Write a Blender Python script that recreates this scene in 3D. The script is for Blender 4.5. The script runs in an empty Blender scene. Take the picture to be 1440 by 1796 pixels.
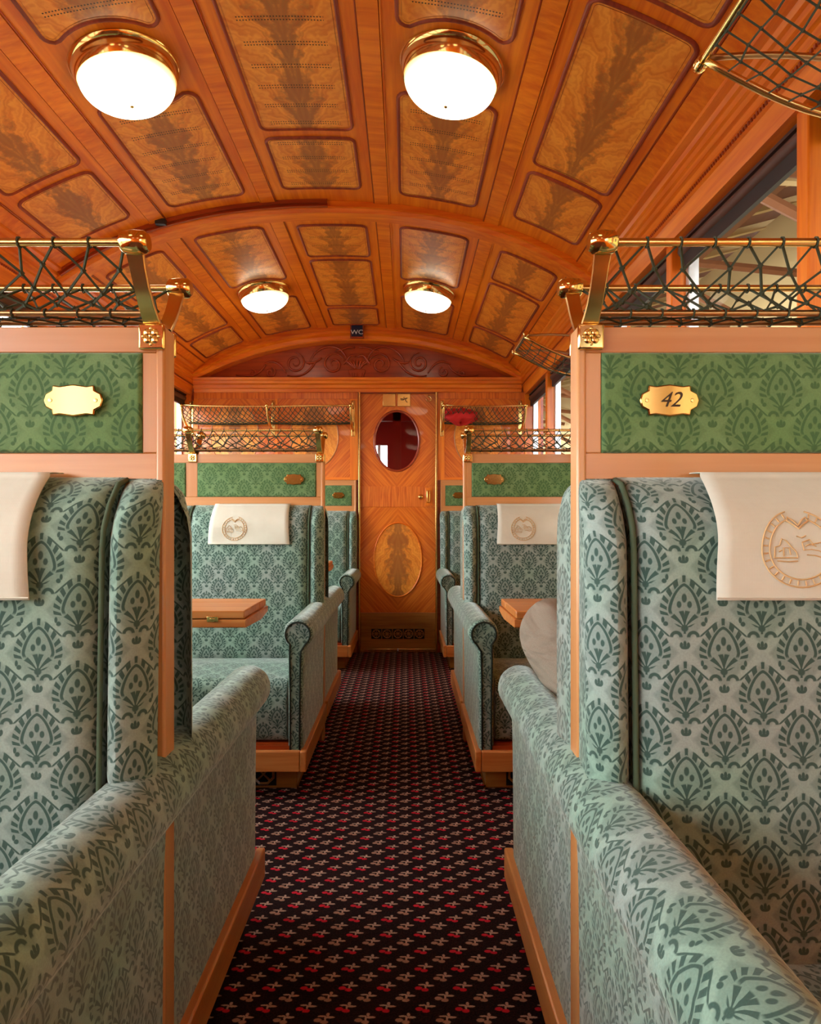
import bpy, bmesh, math, random
from mathutils import Vector, Matrix
PI = math.pi
random.seed(7)
S = bpy.context.scene
COL = S.collection

# ------------------------------------------------------------------ camera, world, exposure
cam_d = bpy.data.cameras.new('camera'); cam = bpy.data.objects.new('camera', cam_d); COL.objects.link(cam)
cam.location = (0, 0, 1.0); cam.rotation_euler = (PI/2, 0, 0)
cam_d.lens = 24.0; cam_d.sensor_width = 36.0; cam_d.sensor_fit = 'AUTO'
cam_d.shift_x = 9/1796; cam_d.shift_y = 13/1796
cam_d.clip_start = 0.02
S.camera = cam
W = bpy.data.worlds.new('overcast_sky'); S.world = W; W.use_nodes = True
W.node_tree.nodes['Background'].inputs[0].default_value = (0.93, 0.97, 1.0, 1)
W.node_tree.nodes['Background'].inputs[1].default_value = 9.0
S.view_settings.view_transform = 'Standard'; S.view_settings.look = 'None'
S.view_settings.gamma = 1.0; S.view_settings.use_curve_mapping = False
S.view_settings.exposure = 0.42
S.cycles.max_bounces = 7; S.cycles.diffuse_bounces = 4; S.cycles.glossy_bounces = 3; S.cycles.transmission_bounces = 2; S.cycles.transparent_max_bounces = 8
S.cycles.caustics_reflective = False; S.cycles.caustics_refractive = False
LAMP_STRENGTH = 3.2

# ------------------------------------------------------------------ layout numbers (metres; camera eye at z = 1)
XC = -0.344            # centre line of the carriage
FLOOR = 0.035
PITCH = 1.965
P1 = 1.007             # front face of the nearest seat partition
PT = 0.04              # partition thickness
YB, YE = -2.93, 4.95   # back end, far end wall
XL, XR = -0.354, 0.253 # aisle edges of the partitions

def cz(u): return 2.37 - 0.1575*u*u - 0.0535*u**4
def cs(u): return -(0.315*u + 0.214*u**3)
def cp(u, y, h=0.0):
    s = cs(u); l = math.sqrt(1+s*s)
    return Vector((XC+u + h*s/l, y, cz(u) - h/l))

# ------------------------------------------------------------------ shader helpers
def lin(r, g, b):
    f = lambda c: (c/255/12.92) if c/255 <= 0.04045 else ((c/255+0.055)/1.055)**2.4
    return (f(r), f(g), f(b), 1)

class E:
    def __init__(s, nt, v): s.nt = nt; s.v = v
    def _m(s, op, *a, clamp=False):
        n = s.nt.nodes.new('ShaderNodeMath'); n.operation = op; n.use_clamp = clamp
        for i, x in enumerate((s,)+a):
            x = x.v if isinstance(x, E) else x
            if isinstance(x, (int, float)): n.inputs[i].default_value = x
            else: s.nt.links.new(x, n.inputs[i])
        return E(s.nt, n.outputs[0])
    def __add__(s, o): return s._m('ADD', o)
    __radd__ = __add__
    def __sub__(s, o): return s._m('SUBTRACT', o)
    def __rsub__(s, o): return E(s.nt, o)._m('SUBTRACT', s)
    def __mul__(s, o): return s._m('MULTIPLY', o)
    __rmul__ = __mul__
    def __truediv__(s, o): return s._m('DIVIDE', o)
    def __neg__(s): return s._m('MULTIPLY', -1.0)
    def abs(s): return s._m('ABSOLUTE')
    def frac(s): return s._m('FRACT')
    def floor(s): return s._m('FLOOR')
    def sign(s): return s._m('SIGN')
    def sqrt(s): return s._m('SQRT')
    def pow(s, p): return s._m('POWER', p)
    def sin(s): return s._m('SINE')
    def cos(s): return s._m('COSINE')
    def min(s, o): return s._m('MINIMUM', o)
    def max(s, o): return s._m('MAXIMUM', o)
    def gt(s, o): return s._m('GREATER_THAN', o)
    def lt(s, o): return s._m('LESS_THAN', o)
    def atan2(s, o): return s._m('ARCTAN2', o)
    def sm(s, a, b):
        n = s.nt.nodes.new('ShaderNodeMapRange'); n.interpolation_type = 'SMOOTHSTEP'
        s.nt.links.new(s.v, n.inputs[0]); n.inputs[1].default_value = a; n.inputs[2].default_value = b
        return E(s.nt, n.outputs[0])
    def inside(s, soft): return s.sm(soft, -soft)     # 1 where value < 0

def mat_new(name):
    m = bpy.data.materials.new(name); m.use_nodes = True
    nt = m.node_tree; b = nt.nodes['Principled BSDF']
    return m, nt, b
def tex(nt, kind, vec=None, **kw):
    n = nt.nodes.new(kind)
    for k, v in kw.items():
        if k in n.inputs: n.inputs[k].default_value = v
        else: setattr(n, k, v)
    if vec is not None: nt.links.new(vec, n.inputs['Vector'])
    return n
def mixc(nt, fac, a, b, blend='MIX'):
    n = nt.nodes.new('ShaderNodeMix'); n.data_type = 'RGBA'; n.blend_type = blend
    for i, x in ((0, fac), (6, a), (7, b)):
        x = x.v if isinstance(x, E) else x
        if isinstance(x, (int, float, tuple)): n.inputs[i].default_value = x
        else: nt.links.new(x, n.inputs[i])
    return n.outputs[2]
def bump(nt, b, h, strength, dist):
    n = nt.nodes.new('ShaderNodeBump'); n.inputs['Strength'].default_value = strength; n.inputs['Distance'].default_value = dist
    nt.links.new(h.v if isinstance(h, E) else h, n.inputs['Height']); nt.links.new(n.outputs[0], b.inputs['Normal'])
def coords(nt, which):
    t = nt.nodes.new('ShaderNodeTexCoord'); return t.outputs[which]
def mapping(nt, vec, scale=(1,1,1), loc=(0,0,0), rot=(0,0,0)):
    n = nt.nodes.new('ShaderNodeMapping'); nt.links.new(vec, n.inputs[0])
    n.inputs['Scale'].default_value = scale; n.inputs['Location'].default_value = loc; n.inputs['Rotation'].default_value = rot
    return n.outputs[0]
def sep(nt, vec):
    n = nt.nodes.new('ShaderNodeSeparateXYZ'); nt.links.new(vec, n.inputs[0])
    return [E(nt, o) for o in n.outputs]

MAT = {}
def plain(name, col, rough=0.5, metal=0.0, spec=0.5, coat=0.0, emis=None, es=0):
    m, nt, b = mat_new(name)
    b.inputs['Base Color'].default_value = col; b.inputs['Roughness'].default_value = rough; b.inputs['Metallic'].default_value = metal
    b.inputs['Specular IOR Level'].default_value = spec; b.inputs['Coat Weight'].default_value = coat
    if emis: b.inputs['Emission Color'].default_value = emis; b.inputs['Emission Strength'].default_value = es
    # fine unevenness so nothing is a flat colour
    ns = tex(nt, 'ShaderNodeTexNoise', coords(nt, 'Object'), Scale=60.0, Detail=3.0)
    c = mixc(nt, E(nt, ns.outputs[0])*0.25, col, tuple(x*0.75 for x in col[:3])+(1,))
    nt.links.new(c, b.inputs['Base Color'])
    MAT[name] = m; return m

def wood(name, c1, c2, axis='x', rough=0.36, scale=1.0, coat=0.15, band=0.6):
    m, nt, b = mat_new(name)
    sc = {'x': (2.5, 45, 45), 'y': (45, 2.5, 45), 'z': (45, 45, 2.5)}[axis]
    v = mapping(nt, coords(nt, 'Object'), tuple(s*scale for s in sc))
    n1 = tex(nt, 'ShaderNodeTexNoise', v, Scale=1.0, Detail=3.0, Roughness=0.6, Distortion=0.4)
    v2 = mapping(nt, coords(nt, 'Object'), tuple(s*scale*0.22 for s in sc), (3.1, 1.7, 0.4))
    n2 = tex(nt, 'ShaderNodeTexNoise', v2, Scale=1.0, Detail=3.0, Distortion=0.8)
    f = (E(nt, n1.outputs[0])*band + E(nt, n2.outputs[0])*(1-band)).sm(0.3, 0.72)
    nt.links.new(mixc(nt, f, c1, c2), b.inputs['Base Color'])
    b.inputs['Roughness'].default_value = rough; b.inputs['Coat Weight'].default_value = coat; b.inputs['Coat Roughness'].default_value = 0.15
    MAT[name] = m; return m

O1, O2 = lin(214, 96, 8), lin(248, 146, 30)
T1, T2 = lin(186, 106, 44), lin(214, 142, 74)
for ax in 'xyz': wood('wood_honey_'+ax, O1, O2, ax)
wood('wood_table_x', T1, T2, 'x'); wood('wood_table_y', T1, T2, 'y')
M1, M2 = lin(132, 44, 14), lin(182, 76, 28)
wood('wood_bead', lin(120, 40, 8), lin(168, 68, 18), 'y', rough=0.55, coat=0.0)
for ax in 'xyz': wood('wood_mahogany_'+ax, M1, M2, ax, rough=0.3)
P_1, P_2 = lin(188, 120, 64), lin(208, 148, 90)
for ax in 'xyz': wood('wood_pale_'+ax, P_1, P_2, ax, rough=0.35, band=0.35)
wood('wood_stripe_z', lin(196, 88, 20), lin(236, 136, 48), 'z', scale=1.8, band=0.9)
wood('wood_oak_x', lin(140, 84, 30), lin(184, 124, 56), 'x')
plain('brass', (0.74, 0.50, 0.17, 1), 0.24, 1.0)
plain('brass_bright', (0.82, 0.57, 0.20, 1), 0.12, 1.0)
plain('brass_plate', (0.46, 0.26, 0.075, 1), 0.14, 1.0)
plain('copper_brown', (0.42, 0.24, 0.10, 1), 0.3, 1.0)
plain('net_cord', lin(58, 62, 40), 0.85)
plain('dark_seam', lin(30, 44, 34), 0.9)
plain('piping_green', lin(74, 90, 66), 0.9)
plain('dark_hole', lin(18, 14, 10), 0.9)
plain('ink', lin(60, 38, 14), 0.6)
plain('leatherette_brown', lin(84, 52, 40), 0.6)
plain('rubber_black', lin(24, 24, 26), 0.5)
plain('aluminium', (0.72, 0.74, 0.78, 1), 0.35, 0.6)
plain('sign_blue', lin(14, 24, 58), 0.35)
plain('sign_white', lin(240, 240, 240), 0.5)
plain('red_cloth', lin(200, 30, 30), 0.8)
plain('shirt_cloth', lin(70, 84, 110), 0.9)
plain('skin', lin(214, 164, 138), 0.5)
plain('hair_brown', lin(62, 44, 32), 0.7)
plain('shoe_leather', lin(52, 38, 30), 0.4)
plain('facade_beige', lin(196, 168, 116), 0.85)
plain('timber_brown', lin(112, 66, 32), 0.8)
plain('gravel_grey', lin(120, 118, 112), 0.95)
plain('frame_line', lin(240, 190, 120), 0.4)
plain('dark_red_paint', lin(120, 20, 18), 0.3)
plain('emblem_thread', lin(212, 176, 124), 0.8)
plain('white_wall', lin(226, 226, 222), 0.6)

def opal():
    m, nt, b = mat_new('opal_glass')
    b.inputs['Base Color'].default_value = (0.5, 0.42, 0.28, 1); b.inputs['Roughness'].default_value = 0.25
    b.inputs['Emission Color'].default_value = (1.0, 0.84, 0.60, 1)
    # the bulb sits low in the bowl: hot towards the tip, yellower and dimmer at the rim
    g = sep(nt, coords(nt, 'Generated'))[2]
    nt.links.new((g.sm(1.0, 0.25)*(LAMP_STRENGTH*1.35) + 0.75).v, b.inputs['Emission Strength'])
    nt.links.new(mixc(nt, g.sm(0.35, 1.0), (1.0, 0.86, 0.64, 1), (1.0, 0.72, 0.34, 1)), b.inputs['Emission Color'])
    MAT['opal_glass'] = m
opal()

def glass():
    m, nt, b = mat_new('window_glass'); nt.nodes.remove(b)
    t = nt.nodes.new('ShaderNodeBsdfTransparent'); g = nt.nodes.new('ShaderNodeBsdfGlossy'); g.inputs['Roughness'].default_value = 0.02
    t.inputs[0].default_value = (0.95, 0.97, 0.96, 1)
    lw = nt.nodes.new('ShaderNodeLayerWeight'); lw.inputs[0].default_value = 0.5
    fr = nt.nodes.new('ShaderNodeMath'); fr.operation = 'POWER'; fr.inputs[1].default_value = 5.0; nt.links.new(lw.outputs['Facing'], fr.inputs[0])
    f2 = nt.nodes.new('ShaderNodeMath'); f2.operation = 'MULTIPLY_ADD'; f2.inputs[1].default_value = 0.25; f2.inputs[2].default_value = 0.012; nt.links.new(fr.outputs[0], f2.inputs[0]); fr = f2
    mx = nt.nodes.new('ShaderNodeMixShader')
    nt.links.new(fr.outputs[0], mx.inputs[0]); nt.links.new(t.outputs[0], mx.inputs[1]); nt.links.new(g.outputs[0], mx.inputs[2])
    nt.links.new(mx.outputs[0], nt.nodes['Material Output'].inputs[0]); MAT['window_glass'] = m
glass()

def trousers():
    m, nt, b = mat_new('trouser_cloth')
    o = coords(nt, 'Object')
    f = tex(nt, 'ShaderNodeTexNoise', mapping(nt, o, (9, 5, 22), (0, 0, 0), (0.5, 0.6, 0.4)), Scale=1.0, Detail=2.0, Distortion=0.6)
    g = tex(nt, 'ShaderNodeTexNoise', o, Scale=500.0, Detail=1.0)
    nt.links.new(mixc(nt, g.outputs[0], lin(128, 114, 98), lin(152, 138, 120)), b.inputs['Base Color'])
    b.inputs['Roughness'].default_value = 0.95; b.inputs['Specular IOR Level'].default_value = 0.15
    bump(nt, b, f.outputs[0], 0.9, 0.03); MAT['trouser_cloth'] = m
trousers()
def linen():
    m, nt, b = mat_new('white_linen')
    v = coords(nt, 'UV'); x, y, _ = sep(nt, v)
    wv = (x*3000).sin()*0.5 + (y*3000).sin()*0.5
    n = tex(nt, 'ShaderNodeTexNoise', coords(nt, 'Object'), Scale=14.0, Detail=3.0)
    nt.links.new(mixc(nt, n.outputs[0], lin(216, 214, 196), lin(196, 192, 172)), b.inputs['Base Color'])
    b.inputs['Roughness'].default_value = 0.9
    bump(nt, b, E(nt, n.outputs[0]) + wv*0.02, 0.25, 0.01); MAT['white_linen'] = m
linen()

# ---- crotch-mahogany veneer with a dark feather down the middle; uv.x in -1..1 across the panel, uv.y metres along it
def feather(name, perf):
    m, nt, b = mat_new(name)
    v = coords(nt, 'UV'); x, y, _ = sep(nt, v)
    ax = x.abs()
    inf = nt.nodes.new('ShaderNodeObjectInfo'); rnd = E(nt, inf.outputs['Random'])
    cmb = nt.nodes.new('ShaderNodeCombineXYZ')
    nt.links.new((ax*0.16).v, cmb.inputs[0]); nt.links.new(y.v, cmb.inputs[1]); nt.links.new((rnd*37).v, cmb.inputs[2])
    n_big = tex(nt, 'ShaderNodeTexNoise', cmb.outputs[0], Scale=9.0, Detail=3.0, Roughness=0.55)
    n_med = tex(nt, 'ShaderNodeTexNoise', mapping(nt, cmb.outputs[0], (1, 1, 1), (0.3, 0.2, 0)), Scale=38.0, Detail=3.0, Roughness=0.65)
    nb = E(nt, n_big.outputs[0]) - 0.5; nm = E(nt, n_med.outputs[0]) - 0.5
    # plumes that fan out of the middle line, book-matched left and right
    ph = y*30 + (ax + 0.10)._m('LOGARITHM', 2.718)*5.0 + nb*9 + nm*1.2
    rip = (ph*1.6).sin()*0.5 + 0.5
    rip2 = (ph*5.0 + nm*3).sin()*0.5 + 0.5
    core = (ax + nb*0.9 + nm*0.75 + (rip-0.5)*0.14).sm(0.50, 0.10)
    col = mixc(nt, (nb*1.4 + 0.5)*0.55 + rip*0.22 + rip2*0.28, lin(208, 100, 16), lin(255, 176, 68))
    col = mixc(nt, core*(0.55 + rip2*0.12), col, lin(112, 70, 44))
    if perf:
        row = ((y + 5.0)/0.098).frac()*0.098 - 0.049
        rr = (row.abs() - 0.0062).abs()
        cx = ((x*0.155 + 5)/0.0085).frac()*0.0085 - 0.00425
        d = (rr*rr + cx*cx).sqrt()
        hole = d.sm(0.0030, 0.0018) * (ax.lt(0.78))
        col = mixc(nt, hole, col, lin(40, 18, 6))
    nt.links.new(col, b.inputs['Base Color'])
    b.inputs['Roughness'].default_value = 0.32; b.inputs['Coat Weight'].default_value = 0.2; b.inputs['Coat Roughness'].default_value = 0.15
    MAT[name] = m
feather('feather_veneer', False); feather('feather_veneer_perforated', True)

# ---- chevron (book-matched diagonal) veneer; uv in metres about the panel centre
def chevron(name, c1, c2):
    m, nt, b = mat_new(name)
    x, y, _ = sep(nt, coords(nt, 'UV'))
    d = x.abs()*(y.sign()) + y.abs()*y.sign()*-1.0
    q = (x.abs() + y.abs()*0.9)
    cmb = nt.nodes.new('ShaderNodeCombineXYZ'); nt.links.new(q.v, cmb.inputs[0]); nt.links.new((x.abs()-y.abs()).v, cmb.inputs[1])
    v = mapping(nt, cmb.outputs[0], (60, 3, 1))
    n = tex(nt, 'ShaderNodeTexNoise', v, Scale=1.0, Detail=4.0)
    nt.links.new(mixc(nt, E(nt, n.outputs[0]).sm(0.3, 0.7), c1, c2), b.inputs['Base Color'])
    b.inputs['Roughness'].default_value = 0.3; b.inputs['Coat Weight'].default_value = 0.35; MAT[name] = m
chevron('chevron_veneer', lin(200, 92, 18), lin(228, 128, 40))

# ---- woven damask velvet: half-drop diamonds with a lotus palmette in each
def damask(name, dark, light, tint, w=0.100, h=0.113):
    m, nt, b = mat_new(name)
    u, v, _ = sep(nt, coords(nt, 'UV'))
    a = (u/w + 50).frac() - 0.5
    bb = (v/h + 50).frac() - 0.5
    out = (a.abs() + bb.abs()).gt(0.5)
    a = a - a.sign()*0.5*out
    y = bb - bb.sign()*0.5*out
    A = a.abs(); x = A*0.88
    up = y.gt(0.0)
    yn = y.abs()*(up*(1/0.29 - 1/0.20) + 1/0.20)
    f = (x/0.168).pow(1.5) + yn.pow(1.5)
    r = (x*x + y*y).sqrt()
    dd = r - r/(f + 0.0001).pow(0.667)
    outline = (dd.abs() - 0.018).inside(0.006) * y.sm(-0.07, -0.03)
    spk = ((y + 0.10).atan2(x + 0.001)*23.0 + 2.4).sin()
    fringe = ((dd - 0.072).abs() - 0.040).max(-(spk + 0.15)*0.03).inside(0.007) * y.sm(-0.10, -0.07) * (A + y.abs() - 0.475).inside(0.01)
    phi = x.atan2(y + 0.215); yl = y + 0.215
    rho = (x*x + yl*yl).sqrt()
    pet = ((phi - rho*0.9)*11.0).cos()
    lotus = ((rho - 0.112).abs() - 0.092).max(-(pet - 0.0)*0.05).inside(0.010) * phi.lt(1.45) * (dd - 0.03).inside(0.01)
    cup = (rho - 0.042).inside(0.01)
    def ell(cx, cy, rx, ry):
        dx = (x-cx)/rx; dy = (y-cy)/ry
        return ((dx*dx + dy*dy).sqrt() - 1.0).inside(0.22)
    buds = ell(0.0, 0.135, 0.029, 0.052).max(ell(0.060, 0.060, 0.027, 0.040))
    dxr = x - 0.098; dyr = y + 0.318
    arc = (((dxr*dxr + dyr*dyr).sqrt() - 0.054).abs() - 0.020).inside(0.007) * y.sm(-0.33, -0.31)
    stem = (x - 0.013).inside(0.006) * y.lt(-0.18) * y.gt(-0.28)
    crown = ell(0.0, -0.405, 0.02, 0.045).max(ell(0.04, -0.412, 0.02, 0.034)).max(ell(0.0, -0.44, 0.052, 0.02))
    dot = ell(0.215, -0.165, 0.028, 0.028).max(ell(0.245, -0.12, 0.018, 0.036))
    curl = ((x*0.9 + y.abs() - 0.425).abs() - 0.014).inside(0.006) * y.sm(0.17, 0.20) * y.sm(0.37, 0.34)
    pat = outline.max(fringe).max(lotus.max(buds)).max(arc.max(stem)).max(crown.max(dot)).max(cup.max(curl))
    n = tex(nt, 'ShaderNodeTexNoise', coords(nt, 'Object'), Scale=5.0, Detail=2.0)
    nf = tex(nt, 'ShaderNodeTexNoise', coords(nt, 'Object'), Scale=400.0, Detail=2.0)
    lt = mixc(nt, E(nt, n.outputs[0]).sm(0.35, 0.65), light, tint)
    lt = mixc(nt, (A + y.abs()).sm(0.45, 0.38)*0.28, lt, dark)      # the lattice bands stay palest
    col = mixc(nt, pat*0.92, lt, dark)
    col = mixc(nt, E(nt, nf.outputs[0])*0.35, col, (0.02, 0.03, 0.025, 1))
    nt.links.new(col, b.inputs['Base Color'])
    b.inputs['Roughness'].default_value = 0.75; b.inputs['Specular IOR Level'].default_value = 0.2
    b.inputs['Sheen Weight'].default_value = 0.55; b.inputs['Sheen Roughness'].default_value = 0.4
    b.inputs['Sheen Tint'].default_value = (0.85, 0.95, 0.88, 1)
    bump(nt, b, nf.outputs[0], 0.25, 0.001)
    MAT[name] = m
damask('seat_velvet', lin(46, 76, 66), lin(156, 170, 160), lin(142, 172, 152))
damask('panel_velvet', lin(70, 104, 60), lin(120, 150, 98), lin(108, 142, 84))

# ---- dark carpet with cherry sprigs, alternate rows red and beige
def carpet():
    m, nt, b = mat_new('cherry_carpet')
    u, v, _ = sep(nt, coords(nt, 'UV'))
    w, h = 0.0785, 0.060
    a = (u/w + 50).frac() - 0.5; bb = (v/h + 50).frac() - 0.5
    ra = (bb.abs()).gt(0.25)           # beige rows sit half a step off
    a2 = a - a.sign()*0.5*ra
    y = (bb - bb.sign()*0.5*ra)*h
    x = a2*w
    n = tex(nt, 'ShaderNodeTexNoise', coords(nt, 'Object'), Scale=260.0, Detail=2.0)
    jig = (E(nt, n.outputs[0]) - 0.5)*0.003
    x = x + jig; y = y + jig
    def blob(cx, cy, rx, ry):
        dx = (x-cx)/rx; dy = (y-cy)/ry
        return ((dx*dx + dy*dy) - 1.0).inside(0.3)
    cher = blob(-0.012, -0.0045, 0.0078, 0.0052).max(blob(0.001, -0.0095, 0.0075, 0.0050))
    leaf = blob(0.011, 0.003, 0.0095, 0.0030).max(blob(-0.005, 0.006, 0.008, 0.0024)).max(blob(0.006, 0.0105, 0.0032, 0.0050)).max(blob(0.002, 0.0005, 0.0022, 0.006))
    base = mixc(nt, E(nt, n.outputs[0]).sm(0.35, 0.7), lin(20, 9, 10), lin(48, 24, 22))
    beige = lin(196, 162, 140)
    cc = mixc(nt, ra, lin(206, 34, 52), lin(172, 130, 108))
    col = mixc(nt, cher, base, cc)
    col = mixc(nt, leaf*0.9, col, beige)
    col = mixc(nt, E(nt, n.outputs[0])*0.25, col, (0.01, 0.006, 0.006, 1))
    nt.links.new(col, b.inputs['Base Color']); b.inputs['Roughness'].default_value = 0.95; b.inputs['Specular IOR Level'].default_value = 0.1
    bump(nt, b, n.outputs[0], 0.6, 0.003); MAT['cherry_carpet'] = m
carpet()

# ------------------------------------------------------------------ mesh helpers
def sub(a, b): return (a[0]-b[0], a[1]-b[1], a[2]-b[2])
class MB:
    def __init__(s): s.v = []; s.f = []; s.uv = {}
    def quad(s, pts, uv=None):
        i = len(s.v); s.v += [tuple(p) for p in pts]; s.f.append(tuple(range(i, i+len(pts))))
        if uv: s.uv[len(s.f)-1] = uv
    def box(s, x0, x1, y0, y1, z0, z1):
        if x0 > x1: x0, x1 = x1, x0
        if y0 > y1: y0, y1 = y1, y0
        if z0 > z1: z0, z1 = z1, z0
        i = len(s.v)
        s.v += [(x0,y0,z0),(x1,y0,z0),(x1,y1,z0),(x0,y1,z0),(x0,y0,z1),(x1,y0,z1),(x1,y1,z1),(x0,y1,z1)]
        for f in ((0,3,2,1),(4,5,6,7),(0,1,5,4),(1,2,6,5),(2,3,7,6),(3,0,4,7)): s.f.append(tuple(i+k for k in f))
        return s
    def grid(s, P, uvf=None, closeu=False):
        n, m = len(P), len(P[0]); i0 = len(s.v)
        for r in P: s.v += [tuple(p) for p in r]
        for i in range(n if closeu else n-1):
            i2 = (i+1) % n
            for j in range(m-1):
                s.f.append((i0+i*m+j, i0+i2*m+j, i0+i2*m+j+1, i0+i*m+j+1))
                if uvf:
                    k = i+1
                    s.uv[len(s.f)-1] = [uvf(i, j), uvf(k, j), uvf(k, j+1), uvf(i, j+1)]
        return s
    def tube(s, pts, r, n=6, closed=False, caps=True):
        pts = [Vector(p) for p in pts]; L = len(pts); rings = []
        up = Vector((0.13, 0.21, 0.97)); nrm = None
        for k in range(L):
            if closed: t = pts[(k+1) % L] - pts[k-1]
            else: t = pts[min(k+1, L-1)] - pts[max(k-1, 0)]
            if t.length < 1e-9: t = Vector((0,0,1))
            t.normalize()
            if nrm is None:
                nrm = up - t*up.dot(t)
                if nrm.length < 0.1: nrm = Vector((1,0,0)) - t*t.x
            else: nrm = nrm - t*nrm.dot(t)
            nrm.normalize(); bn = t.cross(nrm)
            rr = r[k] if isinstance(r, (list, tuple)) else r
            rings.append([pts[k] + (nrm*math.cos(2*PI*q/n) + bn*math.sin(2*PI*q/n))*rr for q in range(n)])
        i0 = len(s.v)
        for R in rings: s.v += [tuple(p) for p in R]
        for k in range(L if closed else L-1):
            k2 = (k+1) % L
            for q in range(n):
                q2 = (q+1) % n
                s.f.append((i0+k*n+q, i0+k*n+q2, i0+k2*n+q2, i0+k2*n+q))
        if caps and not closed:
            s.f.append(tuple(i0+q for q in range(n))[::-1]); s.f.append(tuple(i0+(L-1)*n+q for q in range(n)))
        return s
    def octa(s, c, r):
        i = len(s.v); x, y, z = c
        s.v += [(x+r,y,z),(x-r,y,z),(x,y+r,z),(x,y-r,z),(x,y,z+r),(x,y,z-r)]
        for f in ((0,2,4),(2,1,4),(1,3,4),(3,0,4),(2,0,5),(1,2,5),(3,1,5),(0,3,5)): s.f.append(tuple(i+k for k in f))
    def ball(s, c, r, n=10, m=6, sc=(1,1,1)):
        P = []
        for i in range(n):
            row = []
            for j in range(m+1):
                t = PI*j/m
                row.append((c[0]+r*sc[0]*math.sin(t)*math.cos(2*PI*i/n), c[1]+r*sc[1]*math.sin(t)*math.sin(2*PI*i/n), c[2]-r*sc[2]*math.cos(t)))
            P.append(row)
        return s.grid(P, closeu=True)
    def lathe(s, prof, o, ax, n=32):
        """prof: (radius, height along ax)"""
        ax = Vector(ax).normalized(); e1 = ax.orthogonal().normalized(); e2 = ax.cross(e1); o = Vector(o)
        P = [[o + ax*h + (e1*math.cos(2*PI*i/n) + e2*math.sin(2*PI*i/n))*r for r, h in prof] for i in range(n)]
        return s.grid(P, closeu=True)
    def prism(s, prof, axis, a, b, pattern=False):
        """closed 2-D outline swept along an axis; x: (y,z), y: (x,z), z: (x,y).  uv = (along, round the outline)"""
        def pt(p, t):
            return {'x': (t, p[0], p[1]), 'y': (p[0], t, p[1]), 'z': (p[0], p[1], t)}[axis]
        n = len(prof); i0 = len(s.v); acc = [0]
        for k in range(n):
            q = prof[(k+1) % n]; p = prof[k]; acc.append(acc[-1] + math.hypot(q[0]-p[0], q[1]-p[1]))
        for t in (a, b): s.v += [pt(p, t) for p in prof]
        for k in range(n):
            k2 = (k+1) % n
            s.f.append((i0+k, i0+k2, i0+n+k2, i0+n+k))
            s.uv[len(s.f)-1] = [(a, acc[k]), (a, acc[k+1]), (b, acc[k+1]), (b, acc[k])]
        s.f.append(tuple(i0+k for k in range(n))[::-1]); s.f.append(tuple(i0+n+k for k in range(n)))
        return s
    def build(s, name, mat, parent=None, smooth=False, bevel=0, seg=2, weld=False):
        me = bpy.data.meshes.new(name); me.from_pydata(s.v, [], s.f)
        uvl = me.uv_layers.new(name='UVMap').data
        for fi, p in enumerate(me.polygons):
            if fi in s.uv:
                for li, t in zip(p.loop_indices, s.uv[fi]): uvl[li].uv = t
            else:
                nn = p.normal; k = max(range(3), key=lambda q: abs(nn[q]))
                for li in p.loop_indices:
                    c = me.vertices[me.loops[li].vertex_index].co
                    uvl[li].uv = ((c.y, c.z), (c.x, c.z), (c.x, c.y))[k]
        bm = bmesh.new(); bm.from_mesh(me)
        if weld: bmesh.ops.remove_doubles(bm, verts=bm.verts, dist=1e-5)
        bmesh.ops.recalc_face_normals(bm, faces=bm.faces); bm.to_mesh(me); bm.free()
        if smooth:
            for p in me.polygons: p.use_smooth = True
            if smooth != 'all':
                try: me.set_sharp_from_angle(angle=math.radians(38))
                except Exception: pass
        me.materials.append(MAT[mat])
        o = bpy.data.objects.new(name, me); COL.objects.link(o)
        if parent is not None:
            o.parent = parent
            # mesh points are written in world coordinates
            w = Vector((0,0,0)); p = parent
            while p is not None: w += p.location; p = p.parent
            o.location = -w
        if bevel:
            md = o.modifiers.new('bevel', 'BEVEL'); md.width = bevel; md.segments = seg; md.limit_method = 'ANGLE'; md.angle_limit = math.radians(35); md.harden_normals = False
            for p in me.polygons: p.use_smooth = True
            try: me.set_sharp_from_angle(angle=math.radians(60))
            except Exception: pass
        return o
def B(*a): return MB().box(*a)
def thing(name, label, cat, loc, group=None):
    o = bpy.data.objects.new(name, None); COL.objects.link(o); o.location = loc; o.empty_display_size = 0.05
    o['label'] = label; o['category'] = cat
    if group: o['group'] = group
    return o
def tag(o, label, cat, group=None):
    o['label'] = label; o['category'] = cat
    if group: o['group'] = group
    return o
def struct(o, label=None, cat=None):
    o['kind'] = 'structure'
    if label: o['label'] = label
    if cat: o['category'] = cat
    return o
def rpoly(pts, rad, n=5):
    """closed polygon with rounded corners; rad number or list"""
    out = []; N = len(pts)
    for i in range(N):
        p = Vector(pts[i]); a = Vector(pts[i-1]) - p; b = Vector(pts[(i+1) % N]) - p
        r = rad[i] if isinstance(rad, (list, tuple)) else rad
        if r <= 0: out.append(tuple(p)); continue
        ang = a.angle(b); d = min(r/math.tan(ang/2), a.length*0.49, b.length*0.49); r = d*math.tan(ang/2)
        a.normalize(); b.normalize(); c = p + (a+b).normalized()*(r/math.sin(ang/2))
        s = p + a*d - c; e = p + b*d - c
        a0 = math.atan2(s.y, s.x); a1 = math.atan2(e.y, e.x); da = (a1-a0+PI) % (2*PI) - PI
        for k in range(n+1): t = a0 + da*k/n; out.append((c.x + r*math.cos(t), c.y + r*math.sin(t)))
    return out
def edge_samples(L, r, n):
    """positions 0..L, dense near both ends"""
    q = [r*(1-math.cos(PI/2*k/5)) for k in range(6)]
    mid = [r + (L-2*r)*k/n for k in range(1, n)]
    return q + mid + [L-t for t in q[::-1]]
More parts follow.
